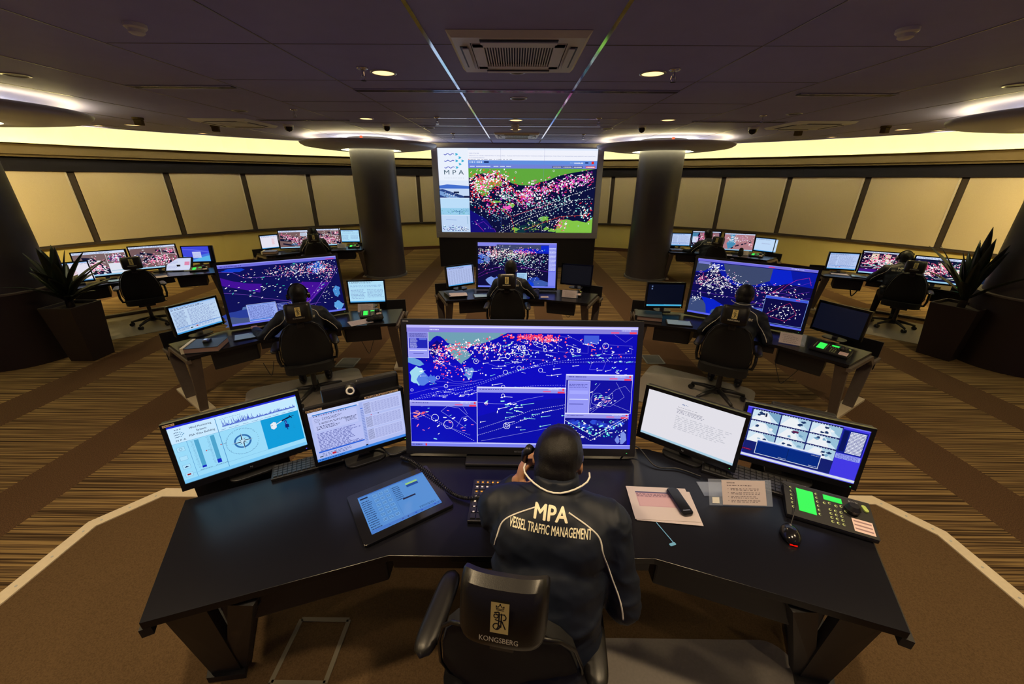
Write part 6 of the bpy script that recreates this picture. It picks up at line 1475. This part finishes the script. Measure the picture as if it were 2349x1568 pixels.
    for v in bm.verts:
        q = (Ri @ (v.co-hd))/hs
        if (q.y > .055 and q.z < .045) or (abs(q.x) > .060 and q.z < -.015 and q.y > -.045): kill.append(v)
    bmesh.ops.delete(bm, geom=kill, context='VERTS'); bm.to_mesh(hm); bm.free()
    mobj('hair', hm, M_HAIR, t)
    # trousers and shoes
    p = MB(); p.ell(hip, (.18,.145,.105), 18, 12)
    for q in (-1, 1):
        k = Vector((q*.13,.44,.52)); f = Vector((q*.15,.42,.12)); p.cap((q*.09,.02,.53), tuple(k), .092, .068); p.cap(tuple(k), tuple(f), .064, .046)
    mobj('trousers', remesh(p, max(voxel,.012), 3), M_TROU, t)
    for q in (-1, 1):
        sm = MB(); sm.ell((q*.15,.47,.045), (.045,.125,.045), 14, 10); sm.cap((q*.15,.41,.06),(q*.15,.41,.11),.04,.045); sm.v = [(v[0],v[1],max(v[2],.012)) for v in sm.v]
        sm.build('shoe', M_BLACK, t, smooth=True)
    # piping
    dv = (0, .80, -.60)
    raws = [[(-.055,nb.y-.06,nb.z-.005),(-.10,0,.98),(-.155,0,.90),(-.185,0,.80),(-.20,0,.72)], [(.055,nb.y-.06,nb.z-.005),(.10,0,.98),(.155,0,.90),(.185,0,.80),(.20,0,.72)]]
    def follow(rows, sd_):
        S, E_, W_ = (Ls,Le,Lw) if sd_ < 0 else (Rs,Re,Rw)
        A = nb+Vector((sd_*.055,-.05,-.02)); P_ = [A, A.lerp(S, .62)+Vector((sd_*.01,-.03,-.01)), S+Vector((-sd_*.018,-.05,-.05)), S.lerp(E_, .45)+Vector((-sd_*.015,-.05,0)), S.lerp(E_, .8)+Vector((0,-.05,0)), E_+Vector((0,-.05,-.01))]
        if E_.y > .40: P_ = P_[:2]+[S+Vector((-sd_*.02,-.05,-.05)), S+Vector((-sd_*.012,-.05,-.09))]
        out = []
        for i in range(len(P_)-1):
            p0 = P_[max(i-1,0)]; p1 = P_[i]; p2 = P_[i+1]; p3 = P_[min(i+2,len(P_)-1)]
            for k in range(7):
                q = k/7; out.append(0.5*((2*p1)+(p2-p0)*q+(2*p0-5*p1+4*p2-p3)*q*q+(3*p1-p0-3*p2+p3)*q**3))
        return out
    for sd_ in (-1, 1):
        pr = [q for q in project(jm, follow(None, sd_), dv, .001) if q is not None]
        if len(pr) > 3:
            sm_ = [pr[0]]+[(pr[i-1]+pr[i]*2+pr[i+1])/4 for i in range(1, len(pr)-1)]+[pr[-1]]
            MB().tube(sm_, .0030 if fine else .004, 6).build('piping', M_PIPE, t, smooth=True)
    if collar_col or fine:
        cp = []
        for i in range(15):
            a = PI+PI*i/14; a = PI*0.93+PI*1.14*i/14; cp.append(nb+Vector((math.cos(a)*(.090+.030*abs(math.cos(a))**3), .016+math.sin(a)*.092, .060+.012*abs(math.cos(a))**2)))
        bv = BVHTree.FromPolygons([v.co for v in jm.vertices], [tuple(p_.vertices) for p_ in jm.polygons]); cq = []
        for q in cp:
            o_ = Vector((q.x-nb.x, q.y-nb.y-.018, 0)).normalized(); h_ = bv.ray_cast(q+o_*.25, -o_)
            cq.append(max((h_[0]+o_*.003, q), key=lambda w_: (w_-nb).xy.length) if h_[0] is not None else q)
        cq = [cq[0]]+[(cq[i-1]+cq[i]*2+cq[i+1])/4 for i in range(1, len(cq)-1)]+[cq[-1]]
        MB().tube(cq, .0034, 6).build('collar_piping', M_PIPE, t, smooth=True)
    if text:
        V = Vector((0, .42+L*.6, .86)).normalized(); d = (0, V.z, -V.y); org = chest+Vector((0,-.06,.0))+V*textup
        lettering(t, jm, [('MPA', .042, .041, .110, .030), ('VESSEL TRAFFIC MANAGEMENT', .004, .028, .265, .020)], org, (1,0,0), V, d)
    if headset:
        e = MB(); pts = []
        for i in range(17):
            a = PI*i/16; pts.append(hp_((.090*math.cos(a), -.012, .004+.112*math.sin(a))))
        e.tube(pts, .008, 8); hset = e.build('headset', M_GLOSSB, t, smooth=True)
        for q in (-1, 1):
            c = hp_((q*.085,-.006,-.010)); c2 = hp_((q*.108,-.006,-.010)); MB().cyl(c, c2, .036, .030, 18).build('ear_cup', M_BLACK, hset, smooth='auto')
    if glasses:
        g = MB()
        for q in (-1, 1):
            g.tube([hp_((q*.083,-.01,.012)), hp_((q*.079,.05,.016)), hp_((q*.066,.092,.012))], .0018, 6)
            g.tube([hp_((q*(.034+.026*math.cos(2*PI*i/14)), .099, .008+.018*math.sin(2*PI*i/14))) for i in range(15)], .0016, 5)
        g.build('glasses', M_STEEL, t)
    return t, jm
FRONT = dict(le=(-.27,.46,.735), lw=(-.155,.40,.93), ld=(.22,-.02,.9), lu=(-1,-.35,.1), lc=.75, re=(.262,.12,.72), rw=(.20,.40,.735), rd=(-.3,.8,-.05), rc=.4)
person('person in a navy MPA jacket at the front desk holding a handset to the ear', 0.110, 0.885, math.radians(-11), PZ, 1.08, headturn=-.10, headtilt=.45, voxel=.0085, lean=.04, textup=.100, hdz=-.055, hs=1.09, arms=FRONT, fine=True, glasses=True)
hs_ = thing('telephone_handset', 'black telephone handset held to the left ear of the person at the front desk', 'handset', (0.110,0.885,PZ-.05), math.radians(-11)); hs_.scale = (1.08,1.08,1.08)
MB().tube([(-.106,.345,1.185),(-.126,.36,1.15),(-.134,.385,1.10),(-.122,.42,1.055),(-.100,.445,1.04)], [.018,.014,.013,.014,.018], 10).build('body', M_BLACK, hs_, smooth=True)
def seat_person(k, lab, dx=0.0, dy=-.03, dr=0.0, **kw):
    kw.setdefault('s', 1.0); p = LP(k, dx, dy); kw.setdefault('voxel', .014); return person(lab, p.x, p.y, DK[k][2]+dr, 0.0, **kw)
seat_person('ml', 'person with a headset at the middle left desk, left hand reaching over the tablet', .03, -.03, -.05, headset=True, collar_col=True, lean=.02, headtilt=.15, arms=dict(le=(-.42,.24,.74), lw=(-.53,.52,.775), re=(.34,.18,.76)))
seat_person('mc', 'person at the desk before the video wall with the right hand on the desk', -.10, .02, 0, headtilt=.1, arms=dict(re=(.37,.24,.75), rw=(.41,.53,.775)))
seat_person('mr', 'person with a headset at the middle right desk, facing the inset chart', .02, .03, .03, headtilt=.2, headturn=-.05, lean=.03, s=1.02, collar_col=True, arms=dict(le=(-.33,.14,.74), re=(.31,.16,.74), rw=(.22,.42,.75)))
seat_person('bl', 'person in a dark jacket at the far left desk beside the column', .0, .03, 0, headset=True, headtilt=.1, voxel=.018)
seat_person('br', 'person leaning to the left at the far right desk beside the column', -.18, .08, .25, headtilt=.2, headturn=.2, voxel=.018, lean=.06, arms=dict(le=(-.35,.30,.74), lw=(-.52,.42,.76)))
seat_person('sr', 'person with a headset at the right window desk between the wide charts', -.02, .02, .05, headset=True, headtilt=.1, headturn=.2, voxel=.018, collar_col=True, arms=dict(le=(-.36,.16,.75), re=(.36,.20,.74), rw=(.36,.44,.76)))
